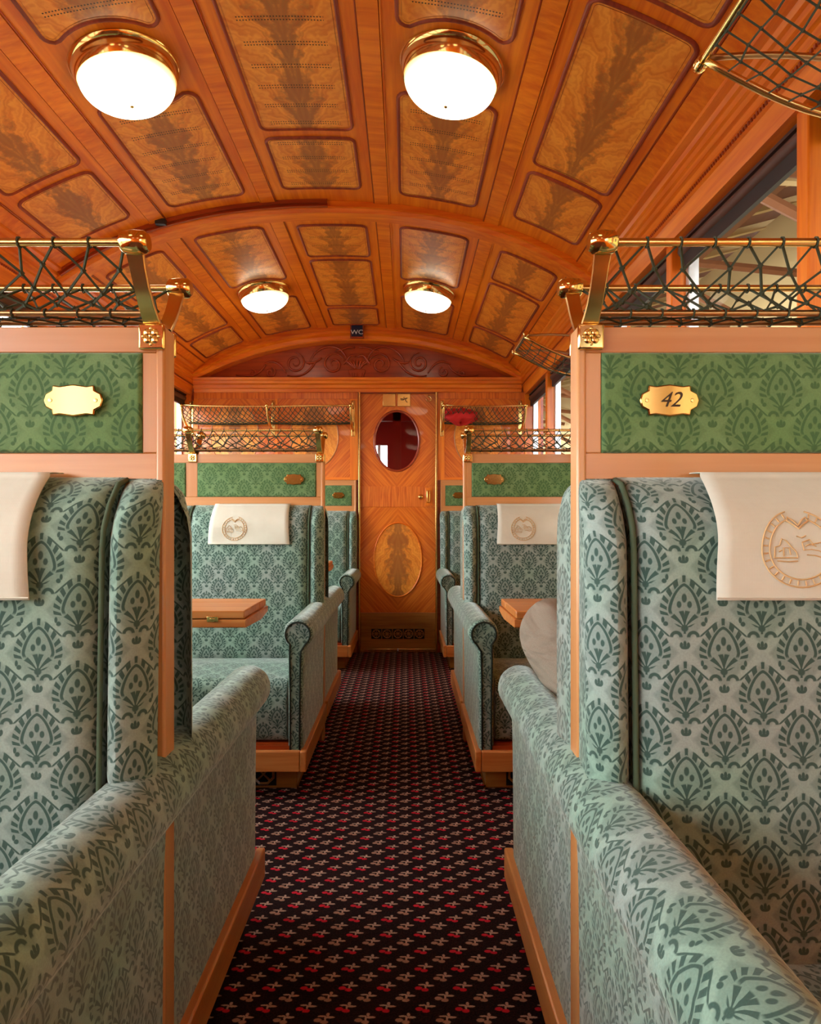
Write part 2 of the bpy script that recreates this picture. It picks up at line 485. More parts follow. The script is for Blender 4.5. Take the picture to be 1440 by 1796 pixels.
def pad(mb, a0, a1, b0, b1, r, D, place, na=8, nb=10, puff=0.0, side=0.07, uo=0.0):
    """padded panel: place(a, b, height)"""
    As = edge_samples(a1-a0, r, na); Bs = edge_samples(b1-b0, r, nb)
    def hh(e):
        return r if e >= r else math.sqrt(max(0, r*r-(r-e)**2))
    P = []
    for a in As:
        row = []
        for b in Bs:
            ea = min(a, a1-a0-a); eb = min(b, b1-b0-b)
            h = D - r + (hh(ea)*hh(eb)/r if r > 0 else 0)
            if ea <= 1e-9 or eb <= 1e-9: h = 0
            h += puff*math.sin(PI*a/(a1-a0))*math.sin(PI*b/(b1-b0))
            row.append(place(a0+a, b0+b, h))
        P.append(row)
    # fabric laid on by arc length, centred on the pad
    mi, mj = len(As)//2, len(Bs)//2
    def arc(pts, c):
        acc = [0.0]
        for p, q in zip(pts, pts[1:]): acc.append(acc[-1] + (Vector(q)-Vector(p)).length)
        return [t - acc[-1]/2 + c for t in acc]
    UA = arc([r[mj] for r in P], (a0+a1)/2 + uo); UB = arc(P[mi], (b0+b1)/2)
    mb.grid(P, lambda i, j: (UA[i], UB[j])); return mb
def net(mb, surf, n, m, r, jit=0.15, knots=True, rnd=None, kr=2.0):
    rnd = rnd or random
    N = {}
    for j in range(m+1):
        for i in range(n+1):
            s = (i + (0.5 if j % 2 else 0))/n
            t = j/m
            if 0 < j < m: s += rnd.uniform(-jit, jit)/n; t += rnd.uniform(-jit, jit)/m
            N[i, j] = Vector(surf(min(max(s, 0), 1), t))
    for j in range(m):
        for i in range(n+1):
            ks = [(i, j+1), (i-1, j+1)] if j % 2 == 0 else [(i, j+1), (i+1, j+1)]
            for k in ks:
                if k in N and 0 <= k[0] <= n: mb.tube([N[i, j], N[k]], r, 4, caps=False)
    if knots:
        for (i, j), p in N.items(): mb.octa(p, r*kr)

# ------------------------------------------------------------------ the carriage shell
fl = MB(); fl.box(-1.62, 0.93, YB, YE, FLOOR-0.05, FLOOR)
struct(fl.build('floor', 'cherry_carpet'), 'dark carpet with rows of red and beige cherry sprigs', 'floor')

ce = MB()
us = [-1.31 + 2.62*i/48 for i in range(49)]
ce.grid([[cp(u, y) for y in (YB, -0.938, 1.027, 2.992, YE)] for u in us])
ceiling = ce.build('ceiling', 'wood_honey_y', smooth='all')
struct(ceiling, 'arched ceiling of orange polished wood set with veneered panels', 'ceiling')
rf = MB(); rf.grid([[cp(u, y, -0.04) for y in (YB-0.1, YE+1.6)] for u in us])  # out-of-view shell, added to block sky light leaking past the ceiling
struct(rf.build('roof', 'aluminium'), 'unseen outer roof skin of the carriage, added to stop light leaks', 'roof')

def outline_of(u0, u1, v0, v1, r, conc=None):
    """column-monotone rounded panel: returns columns of (u, vlo, vhi)"""
    Wd = u1-u0
    cols = [u0 + r*(1-math.cos(PI/2*k/4)) for k in range(5)] + [u0+r+(Wd-2*r)*k/10 for k in range(1, 10)] + [u1 - r*(1-math.cos(PI/2*k/4)) for k in range(4, -1, -1)]
    out = []
    for u in cols:
        e = min(u-u0, u1-u); d = r - (r if e >= r else math.sqrt(max(0, r*r-(r-e)**2)))
        lo, hi = v0+d, v1-d
        if conc:
            uc, vc, rc, side = conc
            q = rc*rc-(u-uc)**2
            if q > 0:
                if side > 0: hi = min(hi, vc-math.sqrt(q))
                else: lo = max(lo, vc+math.sqrt(q))
        out.append((u, lo, hi))
    return out
def ceil_panel(u0, u1, v0, v1, r, mat, conc=None):
    cols = outline_of(u0, u1, v0, v1, r, conc)
    um, vm, hw = (u0+u1)/2, (v0+v1)/2, (u1-u0)/2
    mb = MB(); P = []; T = []
    for u, lo, hi in cols:
        P.append([cp(u, lo+(hi-lo)*k/4, 0.003) for k in range(5)]); T.append([((u-um)/hw, lo+(hi-lo)*k/4-vm) for k in range(5)])
    mb.grid(P, lambda i, j: T[i][j])
    o = mb.build('ceiling_panel', mat, ceiling, smooth='all')
    # bead moulding round the panel
    loop = [(u, lo) for u, lo, hi in cols] + [(u, hi) for u, lo, hi in cols[::-1]]
    L = len(loop); prof = [(-0.011, 0.0), (-0.009, 0.006), (-0.005, 0.0085), (-0.001, 0.006), (0.0015, 0.0005), (0.0045, -0.0015), (0.008, 0.0035)]
    G = []
    for k in range(L):
        p = Vector(loop[k]); a = p - Vector(loop[k-1]); b = Vector(loop[(k+1) % L]) - p
        t = (a.normalized() if a.length > 1e-9 else Vector((0,0))) + (b.normalized() if b.length > 1e-9 else Vector((0,0)))
        if t.length < 1e-6: t = b if b.length > 0 else a
        t.normalize(); nrm = Vector((t.y, -t.x))    # outward for this winding
        G.append([cp(p.x - nrm.x*d, p.y - nrm.y*d, h + 0.0005) for d, h in prof])
    mb2 = MB(); mb2.grid(G, closeu=True)
    mb2.build('bead', 'wood_bead', o, smooth='all')
BAYC = [2.0095 + PITCH*k for k in (-2, -1, 0, 1)]
RIBS = [1.027 + PITCH*k for k in (-2, -1, 0, 1)]
for bi, c in enumerate(BAYC):
    if bi < 1: continue
    rows = ((-0.80, -0.44), (-0.375, 0.375), (0.44, 0.80))
    for a, b in rows:
        ceil_panel(-0.155, 0.155, c+a, c+b, 0.022, 'feather_veneer_perforated')
        for sg in (-1, 1):
            lo, hi = sorted((sg*0.795, sg*1.045))
            ceil_panel(lo, hi, c+a, c+b, 0.022, 'feather_veneer')
    for sg in (-1, 1):
        lo, hi = sorted((sg*0.326, sg*0.63))
        ceil_panel(lo, hi, c+0.15, c+0.82, 0.03, 'feather_veneer_perforated', (sg*0.48, c, 0.196, -1))
        ceil_panel(lo, hi, c-0.82, c-0.15, 0.03, 'feather_veneer_perforated', (sg*0.48, c, 0.196, 1))
    for sg in (-1, 1):
        for a, b in ((0.213, 0.272), (0.684, 0.743), (1.085, 1.14)):
            mb = MB(); uu = [sg*(a+(b-a)*k/3) for k in range(4)]
            y0, y1 = c-0.925, c+0.925
            mb.grid([[cp(uu[0], y, 0) for y in (y0, y1)]] + [[cp(u, y, 0.007) for y in (y0, y1)] for u in uu] + [[cp(uu[-1], y, 0) for y in (y0, y1)]])
            mb.build('batten', 'wood_honey_x', ceiling)
            # fine inlay fillets on both sides of the batten
            for e, w_ in ((a-0.006, 0.004), (b+0.002, 0.004)):
                q = MB(); q.grid([[cp(sg*e, y, 0.0) for y in (y0, y1)], [cp(sg*(e+0.0005), y, 0.005) for y in (y0, y1)], [cp(sg*(e+w_), y, 0.005) for y in (y0, y1)], [cp(sg*(e+w_+0.0005), y, 0.0) for y in (y0, y1)]])
                q.build('fillet', 'wood_mahogany_y' if e < a else 'wood_honey_y', ceiling)
def arch_rib(yc, w, hh, name, mat, u0=-1.17, u1=1.17, prof=None):
    prof = prof or [(-w/2, 0), (-w/2, hh*0.55), (-w/2+0.012, hh*0.6), (-w/2+0.018, hh), (w/2-0.018, hh), (w/2-0.012, hh*0.6), (w/2, hh*0.55), (w/2, 0)]
    n = 48; mb = MB()
    mb.grid([[cp(u0+(u1-u0)*i/n, yc+d, h) for d, h in prof] for i in range(n+1)])
    return mb.build(name, mat, ceiling, smooth=True)
for k, y in enumerate(RIBS[1:]):
    arch_rib(y, 0.115, 0.042, 'ceiling_rib', 'wood_honey_x')
arch_rib(2.925, 0.02, 0.03, 'curtain_rail', 'wood_mahogany_x', -1.15, 0.01)
mb = MB(); p = cp(-0.70, 2.905, 0.012); mb.box(p.x-0.022, p.x+0.022, p.y-0.012, p.y+0.01, p.z-0.016, p.z+0.008)
mb.build('rail_clip', 'rubber_black', ceiling, bevel=0.002)

# ---- side walls
def side_wall(sg, name):
    U = lambda d: XC + sg*d
    mb = MB()
    def bx(d0, d1, y0, y1, z0, z1): mb.box(U(d0), U(d1), y0, y1, z0, z1)
    bx(1.20, 1.32, YB, YE+1.6, FLOOR-0.05, 0.82)
    bx(1.215, 1.32, YB, YE+1.6, 1.905, 2.06)
    for R in RIBS + [4.957]:
        bx(1.205, 1.32, R-0.035, R+0.035, 0.82, 1.905)
    wall = mb.build(name, 'wood_honey_z', None, bevel=0.003)
    struct(wall, f'wooden {"right" if sg > 0 else "left"} side wall with windows and cornice', 'wall')
    for R in RIBS:
        for a in (0.45, 1.21):
            B(U(1.215), U(1.30), R+a, R+a+0.045, 0.82, 1.905).build('window_post', 'wood_honey_z', wall, bevel=0.004)
    B(U(1.199), U(1.262), YB, YE, 0.82, 0.845).build('window_sill', 'wood_honey_y', wall, bevel=0.005)
    # cornice moulding
    pr = [(1.125, 2.095), (1.125, 2.065), (1.145, 2.058), (1.15, 2.045), (1.158, 2.04), (1.158, 2.022), (1.166, 2.018), (1.166, 2.0), (1.176, 1.996), (1.176, 1.972), (1.181, 1.968), (1.181, 1.958), (1.19, 1.955), (1.205, 1.902), (1.235, 1.902), (1.235, 2.12)]
    cor = MB().prism([(U(a), b) for a, b in pr], 'y', YB, YE).build('trim_2' if sg < 0 else 'trim_3', 'wood_honey_y'); struct(cor, f'stepped wooden cornice along the {"left" if sg < 0 else "right"} side under the ceiling', 'cornice')
    # bead row in the cornice
    q = MB(); y = 0.9
    while y < YE-0.02:
        q.box(U(1.176), U(1.182), y, y+0.007, 1.959, 1.967); y += 0.0135
    o = q.build('bead_row', 'wood_mahogany_y', cor); o['kind'] = 'stuff'
    B(U(1.235), U(1.30), YB, YE, 1.893, 1.905).build('window_soffit', 'leatherette_brown', wall)
    return wall
wall_l = side_wall(-1, 'wall_left'); wall_r = side_wall(1, 'wall_right')
wn = 0
for sg, side in ((-1, 'left'), (1, 'right')):
    U = lambda d: XC + sg*d
    for ri, R in enumerate(RIBS):
        for a, b in ((0.035, 0.45), (0.495, 1.21), (1.255, 1.93)):
            wn += 1
            y0, y1 = R+a, R+b
            root = thing(f'window_{wn}', f'carriage window {wn} on the {side} side with metal frame and roller blind', 'window', (U(1.27), (y0+y1)/2, 0.845))
            root['kind'] = 'structure'; del root['category']; del root['label']
            m = MB(); t = 0.022
            for args in ((y0, y0+t, 0.845, 1.893), (y1-t, y1, 0.845, 1.893), (y0+t, y1-t, 0.845, 0.845+t), (y0+t, y1-t, 1.86, 1.893)):
                m.box(U(1.262), U(1.298), *args)
            m.build('window_frame', 'aluminium', root, bevel=0.003)
            pn = MB(); pn.quad([(U(1.28), y0+t, 0.867), (U(1.28), y1-t, 0.867), (U(1.28), y1-t, 1.86), (U(1.28), y0+t, 1.86)]); pn.build('pane', 'window_glass', root)
            bl = MB().tube([(U(1.25), y0+0.01, 1.872), (U(1.25), y1-0.01, 1.872)], 0.019, 10)
            bl.build('roller_blind', 'leatherette_brown', root, smooth=True)
            B(U(1.243), U(1.257), y0+0.012, y1-0.012, 1.815, 1.86).build('blind_hem', 'rubber_black', root)

# ---- far end wall
we = MB()
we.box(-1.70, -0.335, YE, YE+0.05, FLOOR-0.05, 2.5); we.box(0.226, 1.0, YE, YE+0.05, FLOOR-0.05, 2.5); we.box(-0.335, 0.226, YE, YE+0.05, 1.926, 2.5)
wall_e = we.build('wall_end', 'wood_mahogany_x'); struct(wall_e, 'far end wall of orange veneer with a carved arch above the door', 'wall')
def zl(u): return 2.275 - 0.18*u*u - 0.022*u**4
# arch band in front of the tympanum
n = 48; mb = MB(); G = []
for i in range(n+1):
    u = -1.165 + 2.33*i/n; zt = cz(u)-0.0; zb = min(zl(u), zt-0.012)
    Y0 = 4.84
    G.append([(XC+u, Y0, zt+0.01), (XC+u, Y0, zt-0.3*(zt-zb)), (XC+u, Y0-0.018, zt-0.36*(zt-zb)), (XC+u, Y0-0.018, zt-0.55*(zt-zb)), (XC+u, Y0+0.01, zt-0.68*(zt-zb)), (XC+u, Y0+0.012, zb+0.008), (XC+u, Y0+0.02, zb), (XC+u, YE, zb)])
mb.grid(G); mb.build('arch_band', 'wood_honey_x', wall_e, smooth=True)
# cornice across
pr = [(YE, 1.918), (YE-0.03, 1.918), (YE-0.035, 1.94), (YE-0.05, 1.945), (YE-0.055, 1.965), (YE-0.075, 1.972), (YE-0.08, 1.99), (YE-0.095, 1.994), (YE-0.1, 2.01), (YE, 2.012)]
MB().prism(pr, 'x', XC-1.18, XC+1.18).build('cornice', 'wood_honey_x', wall_e)
# carved scrolls in the tympanum
def spiral(cx, czz, r0, turns, a0, sgn, n=40, shrink=0.18):
    out = []
    for k in range(n+1):
        t = k/n; r = r0*(1-t*(1-shrink)); a = a0 + sgn*2*PI*turns*t
        out.append((cx + r*math.cos(a), YE-0.007, czz + r*math.sin(a)))
    return out
sc = 1197/4.95
def tp(x, y): return (-(711-x)/sc, YE-0.007, 1+(911-y)/sc)
def px_spiral(cx, cy, r, turns, a0, sgn): c = tp(cx, cy); return spiral(c[0], c[2], r/sc, turns, a0, sgn)
def bez(pts, n=24):
    out = []
    for k in range(n+1):
        t = k/n; q = [Vector(p) for p in pts]
        while len(q) > 1: q = [q[i].lerp(q[i+1], t) for i in range(len(q)-1)]
        out.append(q[0])
    return out
for sg in (-1, 1):
    X = lambda d: 626.5 + sg*d
    aa = lambda a: a if sg > 0 else PI-a
    items = [
        px_spiral(X(41), 639, 20, 1.6, aa(PI*0.9), -sg), px_spiral(X(109), 637, 18, 1.7, aa(PI*0.5), sg),
        px_spiral(X(152), 653, 9.5, 1.3, aa(PI*0.6), sg), px_spiral(X(184), 655, 7, 1.2, aa(PI*0.5), sg),
        bez([tp(X(16), 640), tp(X(20), 596), tp(X(74), 600), tp(X(84), 640)]),
        bez([tp(X(70), 632), tp(X(80), 645), tp(X(90), 665), tp(X(122), 659)]),
        bez([tp(X(124), 655), tp(X(138), 630), tp(X(152), 632), tp(X(164), 640)]),
        bez([tp(X(160), 640), tp(X(172), 660), tp(X(185), 662), tp(X(212), 658)]),
        bez([tp(X(62), 628), tp(X(76), 640), tp(X(88), 638), tp(X(92), 634)], 10),
        bez([tp(X(4), 610), tp(X(20), 606), tp(X(26), 618), tp(X(38), 616)], 10),
        bez([tp(X(2), 626), tp(X(14), 618), tp(X(16), 632), tp(X(24), 640)], 10),
    ]
    for it in items:
        n_ = len(it); rr = [0.0085*(0.45+0.55*math.sin(PI*min(1, (k+2)/(n_+2)))) for k in range(n_)]
        MB().tube(it, rr, 6).build('carved_scroll', 'wood_mahogany_x', wall_e, smooth='all')
# carved basket in the middle of the tympanum
c0 = tp(626.5, 662)
mb = MB(); mb.prism(rpoly([(c0[0]-0.045, c0[2]), (c0[0]+0.045, c0[2]), (c0[0]+0.065, c0[2]+0.055), (c0[0]-0.065, c0[2]+0.055)], 0.01), 'y', YE-0.012, YE).build('carved_basket', 'wood_mahogany_x', wall_e, bevel=0.003)
for k in range(7):
    a = -0.9 + 1.8*k/6
    MB().tube(bez([(c0[0]+0.02*math.sin(a), YE-0.006, c0[2]+0.055), (c0[0]+0.07*math.sin(a), YE-0.01, c0[2]+0.11), (c0[0]+0.12*math.sin(a), YE-0.006, c0[2]+0.10+0.03*math.cos(a))], 8), [0.004, 0.006, 0.007, 0.008, 0.008, 0.007, 0.006, 0.004, 0.002], 6).build('carved_leaf', 'wood_mahogany_x', wall_e, smooth='all')
for k in range(5):
    MB().tube([(c0[0]-0.036+0.018*k, YE-0.013, c0[2]+0.002), (c0[0]-0.036+0.018*k, YE-0.013, c0[2]+0.03)], 0.0035, 5).build('basket_rib', 'wood_mahogany_z', wall_e)
# veneer panels either side of the door
def uvpanel(name, x0, x1, z0, z1, y, mat, parent, cx=None, cz_=None, th=0.01):
    cx = (x0+x1)/2 if cx is None else cx; cz_ = (z0+z1)/2 if cz_ is None else cz_
    m = MB().box(x0, x1, y, y+th, z0, z1)
    m.uv[2] = [(x0-cx, z0-cz_), (x1-cx, z0-cz_), (x1-cx, z1-cz_), (x0-cx, z1-cz_)]
    return m.build(name, mat, parent)
def ell_pts(cx, czz, rx, rz, y, n=40, a0=0, a1=2*PI):
    return [(cx+rx*math.cos(a0+(a1-a0)*k/n), y, czz+rz*math.sin(a0+(a1-a0)*k/n)) for k in range(n)]
def oval_fill(name, cx, czz, rx, rz, y, mat, parent):
    m = MB(); N = 40; P = []; T = []
    for i in range(N+1):
        a = -1 + 2*i/N; h = math.sqrt(max(0, 1-a*a)); P.append([(cx+rx*a, y, czz+rz*h*(2*k/4-1)) for k in range(5)]); T.append([(a, rz*h*(2*k/4-1)) for k in range(5)])
    m.grid(P, lambda i, j: T[i][j]); return m.build(name, mat, parent)
for x0, x1, oc in ((-1.50, -0.945, -1.235), (-0.925, -0.40, -0.66), (0.285, 0.835, 0.53)):
    uvpanel('veneer_panel', x0, x1, 1.285, 1.872, YE-0.006, 'chevron_veneer', wall_e, th=0.006)
    oval_fill('oval_inlay', oc, 1.60, 0.175, 0.225, YE-0.0075, 'feather_veneer', wall_e)
    MB().tube(ell_pts(oc, 1.60, 0.175, 0.225, YE-0.008), 0.004, 6, closed=True).build('oval_line', 'wood_pale_x', wall_e, smooth='all')
for x0, x1 in ((-1.53, -0.342), (0.232, 0.86)):
    B(x0, x1, YE-0.014, YE, 1.872, 1.918).build('stripe_rail', 'wood_stripe_z', wall_e)
    B(x0, x1, YE-0.011, YE, 1.287, 1.305).build('lower_rail', 'wood_honey_x', wall_e)
for x0, x1 in ((-1.53, -1.50), (-0.945, -0.925), (-0.40, -0.342), (0.232, 0.285), (0.835, 0.86)):
    B(x0, x1, YE-0.012, YE, 1.285, 1.872).build('stile', 'wood_honey_z', wall_e)
# back wall behind the camera
bw = B(-1.70, 1.0, YB-0.05, YB, FLOOR-0.05, 2.5); struct(bw.build('wall_back', 'wood_honey_z'), 'plain wooden wall closing the carriage behind the viewer', 'wall')

# ---- door
DX = -0.054; DY = YE+0.004
def door():
    root = thing('door_1', 'x', 'door', (DX, YE, FLOOR)); del root['category']; struct(root, 'veneered end door with an oval window and a lower oval inlay')
    x0, x1 = -0.325, 0.217
    # upper leaf with oval hole
    ox, oz, rx, rz = -0.062, 1.569, 0.163, 0.217
    z0, z1 = 1.239, 1.922
    def leaf(y):
        N = 64; outer = []; inner = []
        for k in range(N):
            a = 2*PI*k/N; ca, sa = math.cos(a), math.sin(a)
            inner.append((ox+rx*ca, y, oz+rz*sa))
            t = 1e9
            if ca > 1e-6: t = min(t, (x1-ox)/ca)
            if ca < -1e-6: t = min(t, (x0-ox)/ca)
            if sa > 1e-6: t = min(t, (z1-oz)/sa)
            if sa < -1e-6: t = min(t, (z0-oz)/sa)
            outer.append((ox+t*ca, y, oz+t*sa))
        for cxx, czz in ((x0, z0), (x1, z0), (x0, z1), (x1, z1)):
            k = min(range(N), key=lambda q: (outer[q][0]-cxx)**2 + (outer[q][2]-czz)**2); outer[k] = (cxx, y, czz)
        return inner, outer
    m = MB(); i1, o1 = leaf(DY); i2, o2 = leaf(DY+0.035)
    G = [[i2[k], i1[k], o1[k], o2[k]] for k in range(64)]
    m.grid(G, lambda i, j: (G[i % 64][j][0]-ox, G[i % 64][j][2]-oz), closeu=True)
    m.build('upper_panel', 'chevron_veneer', root)
    MB().tube(ell_pts(ox, oz, rx, rz, DY-0.002, 56), 0.009, 8, closed=True).build('window_ring', 'wood_mahogany_x', root, smooth='all')
    g = MB(); N = 48; g.quad([(ox+rx*math.cos(2*PI*k/N), DY+0.018, oz+rz*math.sin(2*PI*k/N)) for k in range(N)]); g.build('oval_pane', 'window_glass', root)
    B(x0, x1, DY-0.004, DY+0.035, 1.09, 1.239).build('lock_rail', 'wood_stripe_z', root, bevel=0.002)
    uvpanel('lower_panel', x0, x1, 0.324, 1.09, DY, 'chevron_veneer', root, cx=-0.054, cz_=0.707, th=0.035)
    oval_fill('oval_inlay', -0.054, 0.707, 0.173, 0.268, DY-0.002, 'feather_veneer', root)
    MB().tube(ell_pts(-0.054, 0.707, 0.173, 0.268, DY-0.002, 56), 0.006, 8, closed=True).build('oval_moulding', 'wood_honey_x', root, smooth='all')
    B(x0, x1, DY-0.012, DY+0.035, FLOOR+0.03, 0.324).build('kick_board', 'wood_oak_x', root, bevel=0.003)
    for k in range(5):
        cx = -0.054 + (k-2)*0.078; czz = 0.172
        p = MB().box(cx-0.036, cx+0.036, DY-0.0135, DY-0.011, czz-0.036, czz+0.036); gr = p.build('vent_tile', 'dark_hole', root)
        q = MB().tube(ell_pts(cx, czz, 0.028, 0.028, DY-0.0145, 20), 0.004, 5, closed=True)
        for a in range(4):
            t = PI/4*a; q.tube([(cx-0.028*math.cos(t), DY-0.0145, czz-0.028*math.sin(t)), (cx+0.028*math.cos(t), DY-0.0145, czz+0.028*math.sin(t))], 0.003, 4)
        q.build('vent_rosette', 'wood_oak_x', gr)
    B(x0, DX-0.003, DY-0.02, DY-0.0, FLOOR, FLOOR+0.03).build('threshold', 'brass', root, bevel=0.003)
    B(DX+0.003, x1, DY-0.02, DY-0.0, FLOOR, FLOOR+0.03).build('threshold', 'brass', root, bevel=0.003)
    # lock, knob, brass plates, hook
    B(0.145, 0.198, DY-0.008, DY-0.003, 1.10, 1.23).build('lock_plate', 'wood_honey_z', root, bevel=0.002)
    B(0.155, 0.178, DY-0.02, DY-0.006, 1.12, 1.21).build('pull_plate', 'brass_bright', root, bevel=0.003)
    MB().lathe([(0, 0), (0.018, 0), (0.02, 0.006), (0.012, 0.016), (0.008, 0.02), (0, 0.021)], (0.113, DY-0.004, 1.163), (0, -1, 0), 16).build('lock_knob', 'brass', root, smooth=True)
    for px_ in (682.5, 708.5):
        cx = -(711-px_)/sc
        pl = B(cx-0.046, cx+0.046, DY-0.006, DY, 1.866-0.046, 1.866+0.046).build('brass_plate', 'brass', root, bevel=0.002)
        if px_ > 700:
            q = MB()
            for pts in (((-0.026, 0.008), (0.0, 0.004), (0.026, 0.012)), ((0.0, 0.02), (0.004, 0.002), (-0.008, -0.004)), ((0.014, 0.012), (0.012, -0.006), (0.024, -0.02)), ((-0.024, 0.0), (-0.006, -0.002))):
                q.tube([(cx+a, DY-0.0065, 1.868+b) for a, b in pts], 0.0028, 4)
            q.build('engraved_mark', 'ink', pl)
    hk = -(711-752)/sc
    MB().tube([(hk, DY-0.012, 1.90), (hk, DY-0.012, 1.885)] + [(hk+0.018*math.sin(t), DY-0.014, 1.872+0.018*math.cos(t)) for t in [k*0.5 for k in range(11)]], 0.004, 6).build('coat_hook', 'brass', root, smooth='all')
    # frame
    for a, b in ((-0.337, -0.325), (0.217, 0.229)):
        B(a, b, YE-0.03, YE+0.03, FLOOR, 1.926).build('door_jamb', 'brass', root, bevel=0.002)
    B(-0.337, 0.229, YE-0.02, YE+0.03, 1.912, 1.926).build('door_head', 'wood_mahogany_x', root)
door()
# vestibule seen through the oval pane
vb = MB(); yv = YE+1.5
vb.box(-1.7, -0.36, yv, yv+0.05, FLOOR-0.05, 2.4); vb.box(-0.17, 1.0, yv, yv+0.05, FLOOR-0.05, 2.4); vb.box(-0.36, -0.17, yv, yv+0.05, FLOOR-0.05, 1.0); vb.box(-0.36, -0.17, yv, yv+0.05, 1.70, 2.4)
vb.box(-0.11, -0.04, yv-0.5, yv-0.43, FLOOR, 2.25); vb.box(-1.0, 0.9, yv-0.5, yv-0.43, 1.86, 2.3)
struct(vb.build('wall_vestibule', 'dark_red_paint'), 'dark red vestibule wall beyond the end door', 'wall')
struct(B(-1.7, 1.0, YE+0.05, YE+1.55, FLOOR-0.05, FLOOR).build('floor_vestibule', 'rubber_black'), 'dark floor of the vestibule beyond the end door', 'floor')
struct(B(-0.26, -0.235, YE+1.47, YE+1.56, 1.0, 1.70).build('trim_1', 'aluminium'), 'metal bar of the vestibule window beyond the end door', 'bar')

# WC sign
wc = tp(626.5, 583); wz = 1 + (911-582)*4.82/1197; wx = (626.5-711)*4.82/1197
ws = thing('toilet_sign', 'small dark blue square WC sign in a wooden frame on the arch', 'sign', (wx, 4.82, wz-0.05))
B(wx-0.049, wx+0.049, 4.80, 4.823, wz-0.049, wz+0.049).build('sign_frame', 'wood_mahogany_x', ws, bevel=0.003)
B(wx-0.039, wx+0.039, 4.796, 4.80, wz-0.039, wz+0.039).build('sign_face', 'sign_blue', ws)
def text_mesh(txt, size, name, mat, parent, loc, shear=0.0, extr=0.0008, sx=1.0):
    cu = bpy.data.curves.new(name, 'FONT'); cu.body = txt; cu.size = size; cu.align_x = 'CENTER'; cu.align_y = 'CENTER'; cu.extrude = extr; cu.shear = shear
    t = bpy.data.objects.new('tmp', cu); COL.objects.link(t)
    dg = bpy.context.evaluated_depsgraph_get(); me = bpy.data.meshes.new_from_object(t.evaluated_get(dg))
    bpy.data.objects.remove(t); bpy.data.curves.remove(cu)
    me.transform(Matrix.Translation(loc) @ Matrix.Rotation(PI/2, 4, 'X') @ Matrix.Diagonal((sx, 1, 1, 1)))
    me.materials.clear(); me.materials.append(MAT[mat])
    o = bpy.data.objects.new(name, me); COL.objects.link(o); o.parent = parent
    w = Vector((0,0,0)); p = parent
    while p is not None: w += p.location; p = p.parent
    o.location = -w; return o
text_mesh('WC', 0.044, 'sign_lettering', 'sign_white', ws, (wx, 4.7955, wz-0.010), sx=1.15)

